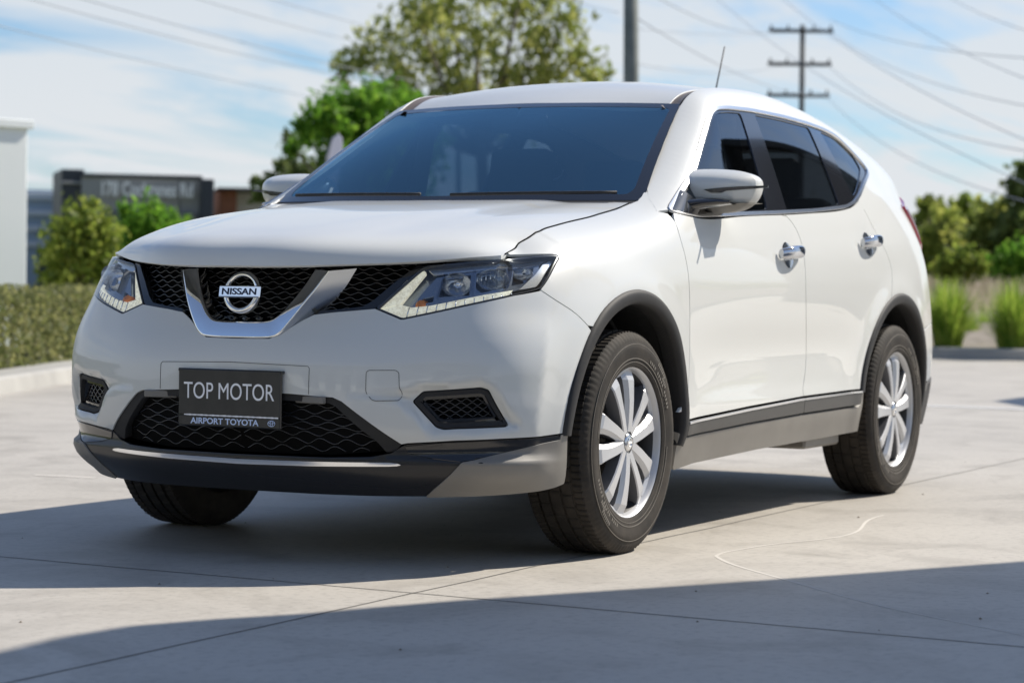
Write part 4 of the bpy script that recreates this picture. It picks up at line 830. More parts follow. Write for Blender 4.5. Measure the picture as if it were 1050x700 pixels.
# mirrors: rounded shell on a black stalk
out_px = [(705, 206), (704.8, 196), (705.6, 188.6), (708, 183.5), (712.5, 178.5), (718.6, 175), (732, 173.6), (748.6, 173.6), (762, 174.6), (771.4, 176.2), (778, 179.5), (781.6, 184), (782.3, 191), (780.5, 199), (777, 206), (771, 212.3), (763, 216.5), (752, 218.8), (733, 219.6), (716, 218.0), (708, 213.5)]
oy = np.array([on_plane(u, v, 0, -.75)[1:] for u, v in out_px]); oy = oy-np.array([.022, 0]); oy[:, 0] = oy[:, 0].max()-(oy[:, 0].max()-oy[:, 0])*1.09; oy = rounded(oy, .02, 3); oy = resample(oy, .008); oc = oy.mean(0)
split_z = lambda y: np.interp(y, [.76, .80, .835, .86, .97, 1.04], [1.158, 1.160, 1.160, 1.148, 1.150, 1.155])
for s_ in (1, -1):
    mr_ = empty('door_mirror', parent=car)
    def shell(o, lo, hi, nm, m, dep, x0, grow=1.0):
        rows = []
        for k in np.linspace(0, 1, 14):
            rr = math.sin(k*math.pi/2)**.55; xo = x0+dep*(1-rr**3.2)
            row = []
            for p in o:
                q = oc+(p-oc)*rr*grow; row.append((xo-.05*(q[0]-.80)*.9, q[0], min(max(q[1], lo(q[0])), hi(q[0]))))
            rows.append(row)
        back = [(x0-.05*(p[0]-.80)*.9-.085, oc[0]+(p[0]-oc[0])*.96, min(max(oc[1]+(p[1]-oc[1])*.95, lo(p[0])), hi(p[0]))) for p in o]
        rows.append(back); rows = np.array(rows); rows = np.concatenate([rows, rows[:, :1]], 1)*[1, s_, 1]
        mb = MB(); mb.grid(rows, flip=s_ > 0); return mb.build(nm, m, mr_, smooth=True)
    shell(oy, lambda y: split_z(y), lambda y: 9, 'mirror_cap', 'paint', .085, -.735)
    shell(oy, lambda y: 0, lambda y: split_z(y)-.001, 'mirror_base', 'plastic_lit', .080, -.737)
    mb = MB(); b = [(-.735-.05*(p[0]-.80)*.9-.083, oc[0]+(p[0]-oc[0])*.93*1, oc[1]+(p[1]-oc[1])*.90) for p in oy]; c = np.mean(b, 0)
    mb.add(np.array(b)*[1, s_, 1], [tuple(range(len(b)))]); mb.build('mirror_glass', 'mirror_glass', mr_)
    # repeater lamp strip across the cap
    st = [(723.5, 194.5), (735, 193.3), (752, 191.4), (768, 189.6), (779.5, 189.3), (779.5, 191.4), (768, 192.4), (752, 195.0), (745, 195.8), (741, 197.8), (731, 197.8)]
    mb = MB(); sy = [on_plane(u, v, 0, -.67)[1:] for u, v in st]
    def on_cap(p, o_=.0):
        d = np.linalg.norm(p-oc); dirs = (p-oc)/max(d, 1e-6); best = None
        a = np.arctan2(oy[:, 1]-oc[1], oy[:, 0]-oc[0]); t = math.atan2(dirs[1], dirs[0]); R_ = np.interp(t, *zip(*sorted(zip(a, np.linalg.norm(oy-oc, axis=1))))); rr = min(d/R_, .995)
        return (-.735+.085*(1-rr**3.2)-.05*(p[0]-.80)*.9+o_, p[0], p[1])
    tv, tf = trim(np.array(sy), [], .006); mb.add(np.array([on_cap(p, .0030) for p in tv])*[1, s_, 1], [tuple(t) for t in tf])
    rs_ = resample(np.array(sy), .006); n_ = len(rs_); mb.add(np.array([on_cap(p, .0030) for p in rs_]+[on_cap(p, -.004) for p in rs_])*[1, s_, 1], [(i, i+n_, (i+1) % n_+n_, (i+1) % n_) for i in range(n_)]); mb.build('repeater_lamp', 'lamp_dark', mr_)
    mb = MB(); st2 = np.array([(-.60, .835, 1.123), (-.63, .86, 1.142), (-.66, .90, 1.150)]); rows = []
    for (x, y, z, hx, hz) in ((-.575, .825, 1.128, .055, .022), (-.60, .845, 1.140, .052, .021), (-.635, .88, 1.148, .050, .018), (-.67, .92, 1.152, .05, .014), (-.69, .955, 1.152, .04, .008)):
        rows.append([(x+hx*math.cos(a), y, z+hz*math.sin(a)*1.0) for a in np.linspace(0, 2*math.pi, 17)])
    mb.grid(np.array(rows)*[1, s_, 1], flip=s_ < 0); mb.build('mirror_stalk', 'gloss_black', mr_, smooth=True)
    # black sail where the stalk meets the door
    sail = np.array([(tx(-.43), 1.113), (tx(-.50), 1.150), (tx(-.57), 1.188), (tx(-.64), 1.150), (tx(-.67), 1.108), (tx(-.55), 1.103)])
    panel('mirror_sail', rounded(sail, .01), 'gloss_black', car, BODY, off=.006, gap=0, skirt=.015, side='L' if s_ > 0 else 'R', res=.02)
# ------------------------------------------------------------------ wheels
def make_wheel(y0, s_, spin, x0):
    w = empty('wheel', (x0, y0*s_, .3575), parent=car)
    hw = .1125; Rt = .3595
    prof = [(.238, .095), (.242, .1085), (.250, .1125), (.262, .1140), (.285, .1185), (.300, .1195), (.312, .1190), (.318, .1150), (.326, .1135), (.334, .1110), (.342, .1060), (.348, .1010), (.3535, .0940)]
    sh = len(prof); tread = []
    for a, b, rr in ((.0930, .0660, Rt-.0030), (.0560, .0260, Rt), (.0165, -.0165, Rt), (-.0260, -.0560, Rt), (-.0660, -.0930, Rt-.0030)):
        tread += [(rr-.007, a+.0012), (rr, a), (rr, (a+b)/2), (rr, b), (rr-.007, b-.0012)]
    prof = prof+tread+[(r, -h) for r, h in prof[::-1]]
    n = 400; mb = MB(); P = np.zeros((n+1, len(prof), 3))
    for i in range(n+1):
        a = 2*math.pi*i/n+spin
        for j, (r, h) in enumerate(prof):
            rr = r; k = (i % n)
            if sh <= j < sh+len(tread):
                rib = (j-sh)//5
                if rib in (0, 4) and k % 4 == 0: rr -= .005
                if rib in (1, 3) and (k+(2 if h > 0 else 0)) % 8 == 0: rr -= .005
                if rib == 2 and k % 16 == 0: rr -= .004
            elif (sh-4 <= j < sh or sh+len(tread) <= j < sh+len(tread)+4) and k % 4 == 0: rr -= .0022
            P[i, j] = (rr*math.cos(a), h*s_, rr*math.sin(a))
    flat = -.3575+.0; P[..., 2] = np.maximum(P[..., 2], flat+.0005)
    mb.grid(P, flip=s_ < 0); ty = mb.build('tyre', 'tyre', w, angle=38)
    # sidewall lettering blocks
    mb = MB()
    def arc_block(r0, r1, a0, a1, h):
        k = max(2, int((a1-a0)/.02)); rows = []
        for a in np.linspace(a0, a1, k): rows.append([(r*math.cos(a), hh*s_, r*math.sin(a)) for r, hh in ((r0, h-.003), (r0, h), (r1, h), (r1, h-.003))])
        mb.grid(np.array(rows), flip=s_ < 0)
    for c in (0, math.pi):
        for k in range(5): arc_block(.288, .300, c+1.15+spin-.03*k, c+1.17+spin-.03*k, .1203); 
        for k in range(7): arc_block(.300, .312, c+1.05+spin-.035*k, c+1.07+spin-.035*k, .1203)
        arc_block(.268, .271, c+.1, c+2.6, .1172)
        for k in range(16):
            if k % 6 != 4: arc_block(.276, .287, c+2.0+k*.05, c+2.0+k*.05+.028, .1192)
    arc_block(.2565, .2585, 0, 6.2832, .1145); arc_block(.3145, .3165, 0, 6.2832, .1185)
    mb.build('sidewall_lettering', 'tyre_text', ty, smooth=False)
    # rim: lip, barrel, spokes, hub
    mb = MB(); q = [(.2280, .0840), (.2330, .0950), (.2375, .1020), (.2410, .1055), (.2435, .1060), (.2440, .1020), (.2425, .0960)]
    mb.lathe([(r, h*s_) for r, h in q], 96); rim = mb.build('rim', 'alloy', w, angle=50)
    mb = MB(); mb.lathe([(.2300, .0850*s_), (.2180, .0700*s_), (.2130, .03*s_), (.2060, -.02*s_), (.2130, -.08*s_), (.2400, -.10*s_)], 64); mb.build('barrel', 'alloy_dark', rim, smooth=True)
    def spoke(a_hub, a_rim, d):
        """flat faceted blade: ridge towards the outside of its pair, a lower facet towards the slot"""
        rows = []; N_ = 7
        for k in range(N_):
            f = k/(N_-1); r = .034+(.2335-.034)*f; a = a_hub+(a_rim-a_hub)*f; wd = .0185+.0085*f+.0115*max(0, (f-.6)/.4)
            h = .100-.004*f+.006*math.sin(math.pi*f)-.010*max(0, f-.9)/.10; dpt = .045
            c = np.array([r*math.cos(a), 0, r*math.sin(a)]); tv = np.array([-math.sin(a), 0, math.cos(a)])*d; yv = np.array([0, s_, 0])
            rows.append([c-tv*wd+yv*(h-dpt), c-tv*wd+yv*(h-.014), c-tv*wd*.45+yv*(h-.0015), c+tv*wd*.86+yv*h, c+tv*wd+yv*(h-.004), c+tv*wd*1.05+yv*(h-dpt)])
        rows = np.array(rows); mb = MB(); mb.grid(rows, flip=(s_ > 0) == (d > 0)); mb.add(rows[-1], [(0, 1, 2, 3, 4, 5)]); return mb
    for k in range(5):
        b = 2*math.pi*k/5+spin
        for d in (-1, 1):
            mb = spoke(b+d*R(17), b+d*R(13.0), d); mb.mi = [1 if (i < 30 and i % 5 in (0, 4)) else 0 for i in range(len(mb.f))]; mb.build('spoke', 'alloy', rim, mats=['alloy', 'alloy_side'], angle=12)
        # short web closing the slot of the pair at the rim
        rows = []
        for f in np.linspace(-1, 1, 7):
            a = b+f*R(11); rows.append([(r*math.cos(a), h*s_, r*math.sin(a)) for r, h in ((.208, .040), (.215, .082), (.228, .089), (.235, .086))])
        mb = MB(); mb.grid(np.array(rows), flip=s_ < 0); mb.build('web', 'alloy', rim, angle=25)
    mb = MB(); mb.lathe([(.0005, .094*s_), (.028, .094*s_), (.046, .093*s_), (.064, .084*s_), (.068, .050*s_)], 40); mb.build('hub', 'alloy', rim, angle=40)
    mb = MB(); mb.lathe([(.0005, .1040*s_), (.020, .1035*s_), (.0255, .1020*s_), (.0285, .0985*s_), (.0285, .092*s_)], 40); mb.build('centre_cap', 'satin_chrome', rim, angle=40)
    mb = MB(); mb.tube([(.0145*math.cos(a), .1045*s_, .0145*math.sin(a)) for a in np.linspace(0, 2*math.pi, 25)[:-1]], .0020, 6, closed=True); mb.box((0, .1045*s_, 0), (.033, .003, .007)); mb.build('cap_emblem', 'chrome', rim, smooth=False)
    for k in range(5):
        a = 2*math.pi*(k+.5)/5+spin; c = (.055*math.cos(a), 0, .055*math.sin(a)); mb = MB(); mb.lathe([(.0005, .097*s_), (.0075, .096*s_), (.0095, .091*s_), (.0098, .075*s_)], 6, c=c); mb.build('lug_nut', 'alloy_dark', rim, angle=30)
        mb = MB(); mb.lathe([(.0150, .0905*s_), (.0135, .0905*s_), (.0130, .072*s_)], 16, c=c); mb.build('lug_seat', 'lamp_dark', rim, smooth=True)
    mb = MB(); mb.lathe([(.06, .030*s_), (.148, .030*s_), (.150, .027*s_), (.150, .006*s_), (.06, .004*s_)], 64); mb.lathe([(.0005, .055*s_), (.07, .053*s_), (.078, .045*s_), (.080, .028*s_)], 40); mb.build('brake_disc', 'disc', w, angle=40)
    mb = MB(); rows = []
    for a in np.linspace(R(150), R(205), 10): rows.append([(r*math.cos(a), h*s_, r*math.sin(a)) for r, h in ((.100, .05), (.115, .062), (.15, .062), (.166, .05), (.166, -.03))])
    mb.grid(np.array(rows), flip=s_ < 0); mb.build('brake_caliper', 'hub_rust', w, angle=40)
    mb = MB(); mb.lathe([(.0005, -.045*s_), (.205, -.045*s_)], 40); mb.build('backplate', 'dark', w)
    return w
make_wheel(.785, 1, R(78), 0); make_wheel(.785, -1, R(40), 0); make_wheel(.785, 1, R(86), -2.705); make_wheel(.785, -1, R(15), -2.705)
# ------------------------------------------------------------------ wipers, aerial, cabin
for y0, y1, xo in ((.10, .66, 0), (-.60, -.02, .01)):
    mb = MB(); pts = []
    for f in np.linspace(0, 1, 12):
        y = y0+(y1-y0)*f; a = np.array(wsx(abs(y)/.738)); b = np.array(wst(abs(y)/.738)); p = a+(b-a)*(.004+.008*f); pts.append((p[0]+.012, y, p[2]+.020+.016*math.sin(math.pi*.04)))
    mb.tube(pts, .006, 6); mb.build('wiper', 'plastic', car, smooth=True)
cw = []
for f in np.linspace(-1, 1, 33):
    a = np.array(wsx(abs(f))); y = .735*f; cw.append([(a[0]+.10-.04*abs(f)**3, y, a[2]-.020), (a[0]+.03, y, a[2]-.012), (a[0]-.015, y, a[2]+.004)])
mb = MB(); mb.grid(np.array(cw)); mb.build('cowl', 'plastic', car, smooth=True)
mb = MB(); mb.lathe([(.03, 0), (.026, .012), (.012, .03), (.004, .036)], 20, 'z', (-2.80, 0, 1.628)); mb.tube([(-2.80, 0, 1.65), (-2.83, 0, 1.745), (-2.92, 0, 1.935)], [.0065, .0035, .0028], 8); mb.build('aerial', 'plastic', car, smooth=True)
def seat(x, y, w=.48, rec=12, head=True, top_=1.12):
    s = empty('seat', (x, y, 0), parent=car); n = 9
    def pad(nm, c, d, rot):
        bm = bmesh.new(); bmesh.ops.create_cube(bm, size=1); bmesh.ops.scale(bm, vec=d, verts=bm.verts); bmesh.ops.bevel(bm, geom=bm.edges[:], offset=min(d)*.38, segments=4, profile=.6, affect='EDGES')
        v = [Vector(c)+rot @ p.co for p in bm.verts]; bm.verts.index_update(); f = [[q.index for q in g.verts] for g in bm.faces]; bm.free(); return mesh(nm, v, f, 'seat', s)
    I = Matrix.Identity(3); b = Matrix.Rotation(R(-rec), 3, 'Y')
    pad('cushion', (.0, 0, .62), (.52, w, .16), I); pad('backrest', (-.31, 0, .93), (.15, w, .62), b)
    if head: pad('headrest', (-.395, 0, 1.315), (.10, .27, .19), b)
    return s
seat(-1.28, .37); seat(-1.28, -.37); seat(-2.15, .36, .60); seat(-2.15, -.36, .60)
mb = MB(); prof_d = [(-.36, 1.105), (-.50, 1.12), (-.66, 1.10), (-.76, 1.04), (-.80, .92), (-.74, .70), (-.70, .50)]
mb.grid(np.array([[(x-.10*abs(y)**2, y, z) for x, z in prof_d] for y in np.linspace(-.76, .76, 17)])); mb.build('dashboard', 'cabin', car, smooth=True)
swc = Vector((-.86, -.37, .98)); rotw = Matrix.Rotation(R(-62), 3, 'Y')
mb = MB(); mb.tube([swc+rotw @ Vector((.185*math.cos(a), .185*math.sin(a), 0)) for a in np.linspace(0, 2*math.pi, 37)[:-1]], .015, 8, closed=True)
for a in (0.4, math.pi-.4+math.pi/2*0, -math.pi/2): mb.tube([swc, swc+rotw @ Vector((.18*math.cos(a+math.pi/2), .18*math.sin(a+math.pi/2), 0))], .014, 6)
mb.build('steering_wheel', 'cabin', car, smooth=True)
mb = MB(); mb.box((-.93, 0, 1.455), (.03, .23, .065), ch=.01); mb.tube([(-.90, 0, 1.475), (-.93, 0, 1.51)], .01, 6); mb.build('interior_mirror', 'cabin', car)
hl_ = ROOF.P[10:, 4:-2]*np.array([1, 1.045, 1])-np.array([0, 0, .038]); hl_ = np.concatenate([hl_[:0:-1]*np.array([1, -1, 1]), hl_]); mb = MB(); mb.grid(hl_); mb.build('headliner', 'headliner', car, smooth=True)
mb = MB(); mb.box((-1.75, 0, .45), (3.0, 1.55, .04)); mb.build('cabin_floor', 'dark', car)
mb = MB(); mb.box((-.56, 0, .70), (.04, 1.6, .62)); mb.build('firewall', 'dark', car)
for s_ in (1, -1): 
    mb = MB(); mb.tube([(-1.38, .64*s_, 1.50), (-1.40, .72*s_, 1.12)], .035, 8); mb.build('inner_pillar', 'cabin', car, smooth=True)
# ------------------------------------------------------------------ surroundings
def leafmat(name, a, b, c, rough=.55):
    m = bpy.data.materials.new(name); m.use_nodes = True; nt = m.node_tree; bs = nt.nodes['Principled BSDF']; L = nt.links.new; out = nt.nodes['Material Output']
    g = N(nt, 'ShaderNodeNewGeometry'); rp = N(nt, 'ShaderNodeValToRGB'); e = rp.color_ramp.elements; e[0].color = (*a, 1); e[1].color = (*c, 1); k = e.new(.5); k.color = (*b, 1)
    L(g.outputs['Random Per Island'], rp.inputs[0]); L(rp.outputs[0], bs.inputs['Base Color']); bs.inputs['Roughness'].default_value = rough; bs.inputs['Specular IOR Level'].default_value = .3
    tr = N(nt, 'ShaderNodeBsdfTranslucent'); L(rp.outputs[0], tr.inputs[0]); mx = N(nt, 'ShaderNodeMixShader'); mx.inputs[0].default_value = .58; L(bs.outputs[0], mx.inputs[1]); L(tr.outputs[0], mx.inputs[2]); L(mx.outputs[0], out.inputs[0]); M[name] = m
leafmat('leaf_bright', (.10, .24, .025), (.17, .35, .035), (.28, .46, .06)); leafmat('leaf_gum', (.17, .22, .05), (.32, .36, .09), (.50, .50, .17))
leafmat('leaf_dark', (.08, .12, .035), (.14, .19, .05), (.23, .28, .09)); leafmat('leaf_bush', (.12, .18, .03), (.24, .31, .05), (.38, .42, .08))
leafmat('leaf_hedge', (.115, .14, .045), (.205, .22, .08), (.32, .31, .13)); leafmat('leaf_far', (.16, .21, .04), (.28, .33, .07), (.44, .45, .11))
leafmat('blade', (.13, .24, .025), (.27, .40, .05), (.46, .53, .11)); leafmat('dry_grass', (.34, .29, .20), (.46, .39, .29), (.60, .52, .42))
mat('bark', (.16, .13, .10), .9, bump=(18, .6, .02)); mat('wood_pole', (.17, .19, .175), .8, var=(3, (.11, .13, .12), .4, .7)); mat('pole_dark', (.06, .058, .055), .8)
mat('wire', (.34, .37, .42), .5); mat('white_wall', (.84, .87, .85), .7, var=(.8, (.79, .83, .81), .3, .7)); mat('grey_panel', (.33, .335, .335), .6, var=(.6, (.28, .29, .29), .3, .7)); mat('dark_panel', (.035, .042, .055), .5)
mat('letter_white', (.92, .92, .92), .5); mat('brick', (.30, .12, .06), .85, var=(12, (.22, .09, .05), .4, .6)); mat('facade_blue', (.33, .42, .52), .4); mat('facade_pale', (.62, .66, .70), .6); mat('window_dark', (.05, .07, .09), .15, coat=.5)
mat('banner', (.74, .72, .80), .7); mat('roof_dark', (.030, .032, .036), .6); mat('roof_red', (.32, .17, .15), .6, var=(3, (.22, .12, .11), .4, .6)); mat('canvas', (.55, .54, .52), .8); mat('steel', (.4, .4, .41), .4, .6)
mat('kerb', (.42, .41, .38), .85, bump=(60, .3, .004), var=(2, (.33, .32, .30), .35, .7)); mat('mulch', (.30, .26, .21), .95, bump=(25, .6, .03), var=(6, (.20, .17, .13), .4, .6)); mat('joint', (.17, .16, .145), .9); mat('scuff', (.60, .565, .51), .8)
mat('turf', (.09, .12, .035), .95, bump=(12, .5, .03), var=(1.2, (.16, .15, .06), .35, .7))
def concrete():
    m = bpy.data.materials.new('concrete'); m.use_nodes = True; nt = m.node_tree; b = nt.nodes['Principled BSDF']; L = nt.links.new; tc = N(nt, 'ShaderNodeTexCoord')
    def noise(sc_, det, lo, hi, dist=0., vec=None):
        n = N(nt, 'ShaderNodeTexNoise', Scale=sc_, Detail=det, Roughness=.62, Distortion=dist); L(vec or tc.outputs['Object'], n.inputs['Vector']); r = N(nt, 'ShaderNodeMapRange'); r.inputs['From Min'].default_value = lo; r.inputs['From Max'].default_value = hi; L(n.outputs['Fac'], r.inputs['Value']); return r.outputs[0]
    def mixc(f, a, bcol, k=1.):
        mx = N(nt, 'ShaderNodeMix', _data_type='RGBA'); mm = N(nt, 'ShaderNodeMath', _operation='MULTIPLY'); mm.inputs[1].default_value = k; L(f, mm.inputs[0]); L(mm.outputs[0], mx.inputs[0])
        if isinstance(a, tuple): mx.inputs[6].default_value = (*a, 1)
        else: L(a, mx.inputs[6])
        mx.inputs[7].default_value = (*bcol, 1); return mx.outputs[2]
    c = mixc(noise(.35, 5, .35, .68), (.50, .465, .41), (.42, .39, .345)); c = mixc(noise(2.2, 8, .48, .74, .8), c, (.27, .245, .21), .72); c = mixc(noise(34, 6, .50, .78), c, (.27, .25, .22), .7)
    mp = N(nt, 'ShaderNodeMapping'); mp.inputs['Scale'].default_value = (.12, 2.2, 1); mp.inputs['Rotation'].default_value = (0, 0, R(12)); L(tc.outputs['Object'], mp.inputs['Vector'])
    c = mixc(noise(1.5, 6, .5, .75, .3, mp.outputs[0]), c, (.48, .45, .40), .5)
    c = mixc(noise(150, 2, .66, .76), c, (.14, .13, .12), .8)
    # turning tyre marks: faint arcs about a far centre, broken by noise
    for cx_, cy_, rad, wdt, k in ((7.2, 4.5, 5.35, .10, .40), (7.2, 4.5, 6.75, .09, .34), (-6, -4, 6.2, .12, .25), (2.0, 9.0, 6.1, .07, .35)):
        vm = N(nt, 'ShaderNodeVectorMath', _operation='DISTANCE'); L(tc.outputs['Object'], vm.inputs[0]); vm.inputs[1].default_value = (cx_, cy_, 0)
        m1 = N(nt, 'ShaderNodeMath', _operation='SUBTRACT'); L(vm.outputs['Value'], m1.inputs[0]); m1.inputs[1].default_value = rad
        m2 = N(nt, 'ShaderNodeMath', _operation='ABSOLUTE'); L(m1.outputs[0], m2.inputs[0]); m3 = N(nt, 'ShaderNodeMapRange'); L(m2.outputs[0], m3.inputs['Value'])
        for kk, vv in (('From Min', wdt*.55), ('From Max', wdt), ('To Min', 1.), ('To Max', 0.)): m3.inputs[kk].default_value = vv
        m4 = N(nt, 'ShaderNodeMath', _operation='MULTIPLY'); L(m3.outputs[0], m4.inputs[0]); L(noise(1.1, 5, .42, .62), m4.inputs[1]); m5 = N(nt, 'ShaderNodeMath', _operation='MULTIPLY'); L(m4.outputs[0], m5.inputs[0]); L(noise(45, 3, .35, .6), m5.inputs[1])
        c = mixc(m5.outputs[0], c, (.20, .185, .165), k)
    L(c, b.inputs['Base Color']); b.inputs['Roughness'].default_value = .62
    n = N(nt, 'ShaderNodeTexNoise', Scale=220, Detail=3); L(tc.outputs['Object'], n.inputs['Vector']); bp = N(nt, 'ShaderNodeBump', Strength=.25, Distance=.0015); L(n.outputs['Fac'], bp.inputs['Height']); L(bp.outputs[0], b.inputs['Normal']); M['concrete'] = m
concrete()
FW = np.array([CF[0], CF[1]])/np.hypot(CF[0], CF[1]); RT_ = np.array([CR[0], CR[1]])/np.hypot(CR[0], CR[1])
def gp(u, dist, z=0.):                                           # ground point under a photo column at a distance
    p = at(u, 350, dist); return np.array([p[0], p[1], z])
# ground sheets
mb = MB(); mb.add([(30, 30, -.03), (-900, 900, -.03), (-900, -900, -.03), (600, -900, -.03), (600, 900, -.03)], [(0, 1, 2, 3)] if False else [(1, 2, 3, 4)]); tag(mb.build('ground', 'turf'), kind='structure')
mb = MB(); fc = [(22, 16), (-23.0, 16), (-23.0, -4.2), (-22.3, -5.6)]
kA, kB = on_plane(0, 405, 2, 0)[:2], on_plane(80, 391, 2, 0)[:2]; kd = (kB-kA)/np.linalg.norm(kB-kA); kn = np.array([kd[1], -kd[0]]); kn = kn if kn @ np.array([0, -1.]) > 0 else -kn
k0, k1 = kA-kd*14, kA+kd*14
mb.add([(22, 16, 0), (-23.2, 16, 0), (-23.2, -16, 0), (k1[0], k1[1], 0), (k0[0], k0[1], 0), (22, -2, 0)], [(0, 1, 2, 3, 4, 5)]); tag(mb.build('forecourt', 'concrete'), kind='structure')
def strip(name, pts, w, z, m, closed=False):
    p = np.array([q[:2] for q in pts]); t = np.gradient(p, axis=0); t /= np.linalg.norm(t, axis=1)[:, None]; n = np.stack([-t[:, 1], t[:, 0]], 1); ww = np.broadcast_to(np.asarray(w, float), (len(p),))[:, None]/2
    g = np.stack([np.column_stack([p+n*ww, np.full(len(p), z)]), np.column_stack([p-n*ww, np.full(len(p), z)])], 1); mb = MB(); mb.grid(g, flip=True); return tag(mb.build(name, m), kind='structure')
def wob(a, b, n=60, s=.006):
    t = np.linspace(0, 1, n)[:, None]; p = np.array(a)+(np.array(b)-np.array(a))*t; p[:, :2] += RNG.normal(0, s, (n, 2)); return p
strip('expansion_joint', wob((20, .86), (-22.9, .72), 120, .002), .007, .0012, 'joint'); strip('expansion_joint', wob((.98, -6.5), (1.72, 15), 80, .002), .007, .0012, 'joint')
strip('expansion_joint', wob((-8.6, -9), (-8.2, 15), 80, .002), .007, .0012, 'joint'); strip('expansion_joint', wob((-4.4, -6.9), (-22.9, -7.0), 80, .002), .008, .0012, 'joint'); strip('expansion_joint', wob((-14.6, -14), (-14.4, 15), 80, .002), .008, .0012, 'joint')
def gpx(pts): return np.array([on_plane(u, v, 2, 0) for u, v in pts])
a_ = smoothline(gpx([(906, 528), (893, 532), (884, 540), (876, 546), (845, 552.5), (800, 557), (760, 563), (740, 567), (734, 570)])[:, :2], 70); strip('scuff_mark', a_, .012, .0009, 'scuff')
a_ = smoothline(gpx([(734, 570), (745, 576), (780, 587), (830, 601), (900, 620), (980, 637), (1050, 651), (1150, 672)])[:, :2], 70); strip('scuff_mark', a_, np.linspace(.013, .008, 70), .0007, 'scuff')
a_ = gpx([(36, 487), (60, 488), (98, 490)])[:, :2]; strip('scuff_mark', smoothline(a_, 12), .05, .0014, 'scuff')
strip('painted_line', gpx([(930, 415.5), (990, 417.5), (1080, 421)])[:, :2], .10, .004, 'letter_white')
# loose grit
V_, F_ = [], []
for _ in range(45):
    x, y = RNG.uniform(-5, 3.4), RNG.uniform(-1.5, 2.8); r = RNG.uniform(.003, .007); k = len(V_); V_ += [(x+r, y, .001), (x, y+r*.8, .001), (x-r, y, .001), (x, y-r*.9, .001), (x, y, r*.9)]; F_ += [(k, k+1, k+4), (k+1, k+2, k+4), (k+2, k+3, k+4), (k+3, k, k+4)]
tag(mesh('grit', V_, F_, 'mulch', smooth=False), kind='stuff')
# kerbs
def kerb(name, a, b, n, w=.32, h=.13):
    a, b, n = np.array(a), np.array(b), np.array(n); pr = [(0, -.02), (.02, h-.02), (.05, h), (w, h), (w, -.02)]; mb = MB(); k = max(2, int(np.linalg.norm(b-a)/1.5))
    mb.grid(np.array([[(*(a+(b-a)*t+n*o), z) for o, z in pr] for t in np.linspace(0, 1, k)])); return tag(mb.build(name, 'kerb', smooth=False), kind='structure')
kerb('kerb', k0, k1, kn, .42)
kerb('kerb', (-23.2, 15), (-23.2, -15), (-1, 0), .30, .15)
mb = MB(); q0, q1 = k0+kn*.42, k1+kn*.42; mb.add([(*q0, .10), (*q1, .10), (*(q1+kn*30), .12), (*(q0+kn*30), .12)], [(0, 1, 2, 3)]); tag(mb.build('lawn', 'turf'), kind='structure')
mb = MB(); mb.add([(-23.5, 15, .10), (-23.5, -15, .10), (-30, -18, .55), (-30, 15, .55), (-70, -40, 1.0), (-70, 15, 1.0)], [(0, 1, 2, 3), (3, 2, 4, 5)]); tag(mb.build('garden_bed', 'mulch'), kind='structure')
# ---- foliage
def leaves(centers, radii, n, size, flat=.0, droop=.3, bl=2.0):
    """leaf quads scattered through lumpy clusters"""
    centers = np.array(centers, float); radii = np.array(radii, float); radii = radii if radii.ndim == 2 else np.repeat(radii[:, None], 3, 1); w = radii.prod(1)**(2/3); idx = RNG.choice(len(centers), n, p=w/w.sum())
    d = RNG.normal(size=(n, 3)); d /= np.linalg.norm(d, axis=1)[:, None]; r = RNG.random(n)**.45; lump = 1+.25*np.sin(d[:, 0]*7+idx)+.2*np.sin(d[:, 1]*9+2*idx)+.2*np.sin(d[:, 2]*8)
    c = centers[idx]+d*radii[idx]*(r*lump)[:, None]; a = RNG.normal(size=(n, 3)); a[:, 2] -= droop; a /= np.linalg.norm(a, axis=1)[:, None]; b = np.cross(a, RNG.normal(size=(n, 3))+d*1.5); b /= np.linalg.norm(b, axis=1)[:, None]+1e-9
    s = size*RNG.uniform(.6, 1.35, n)[:, None]; L_ = a*s*bl/2; W_ = b*s/2; v = np.stack([c-L_, c+W_, c+L_, c-W_], 1).reshape(-1, 3); f = np.arange(4*n).reshape(-1, 4); return v, f
def spread(c, rad, n, r0, r1, squash=1.):
    out = []; 
    for _ in range(n):
        d = RNG.normal(size=3); d /= np.linalg.norm(d); out.append((np.array(c)+d*np.array(rad)*RNG.random()**.4, RNG.uniform(r0, r1)))
    return [o[0] for o in out], [o[1] for o in out]
def tree(name, label, base, crowns, n, size, lm, cat='tree', group=None, trunk_r=.15, droop=.3, bl=2., limbs=True, top=None):
    t = tag(empty(name, tuple(base)), label, cat, group); base = np.array(base)
    C_, R_ = crowns; C_ = np.array(C_)-base; mid_ = C_.mean(0)
    mb = MB(); h = mid_[2]; mb.tube([(0, 0, -.1), (.03*h, .02*h, h*.35), (mid_[0]*.6, mid_[1]*.6, h*.75), (mid_[0], mid_[1], h*.98)], [trunk_r, trunk_r*.8, trunk_r*.5, trunk_r*.12], 10)
    if limbs:
        for c in C_[::max(1, len(C_)//10)]: s = np.array([mid_[0]*.5, mid_[1]*.5, h*.6]); m_ = (s+c)/2+np.array([0, 0, -.05*h]); mb.tube([s, m_, c], [trunk_r*.4, trunk_r*.25, trunk_r*.1], 6)
    mb.build('trunk', 'bark', t, smooth=True)
    v, f = leaves(C_, R_, n, size, droop=droop, bl=bl); mesh('crown', v, f, lm, t, smooth=False); return t
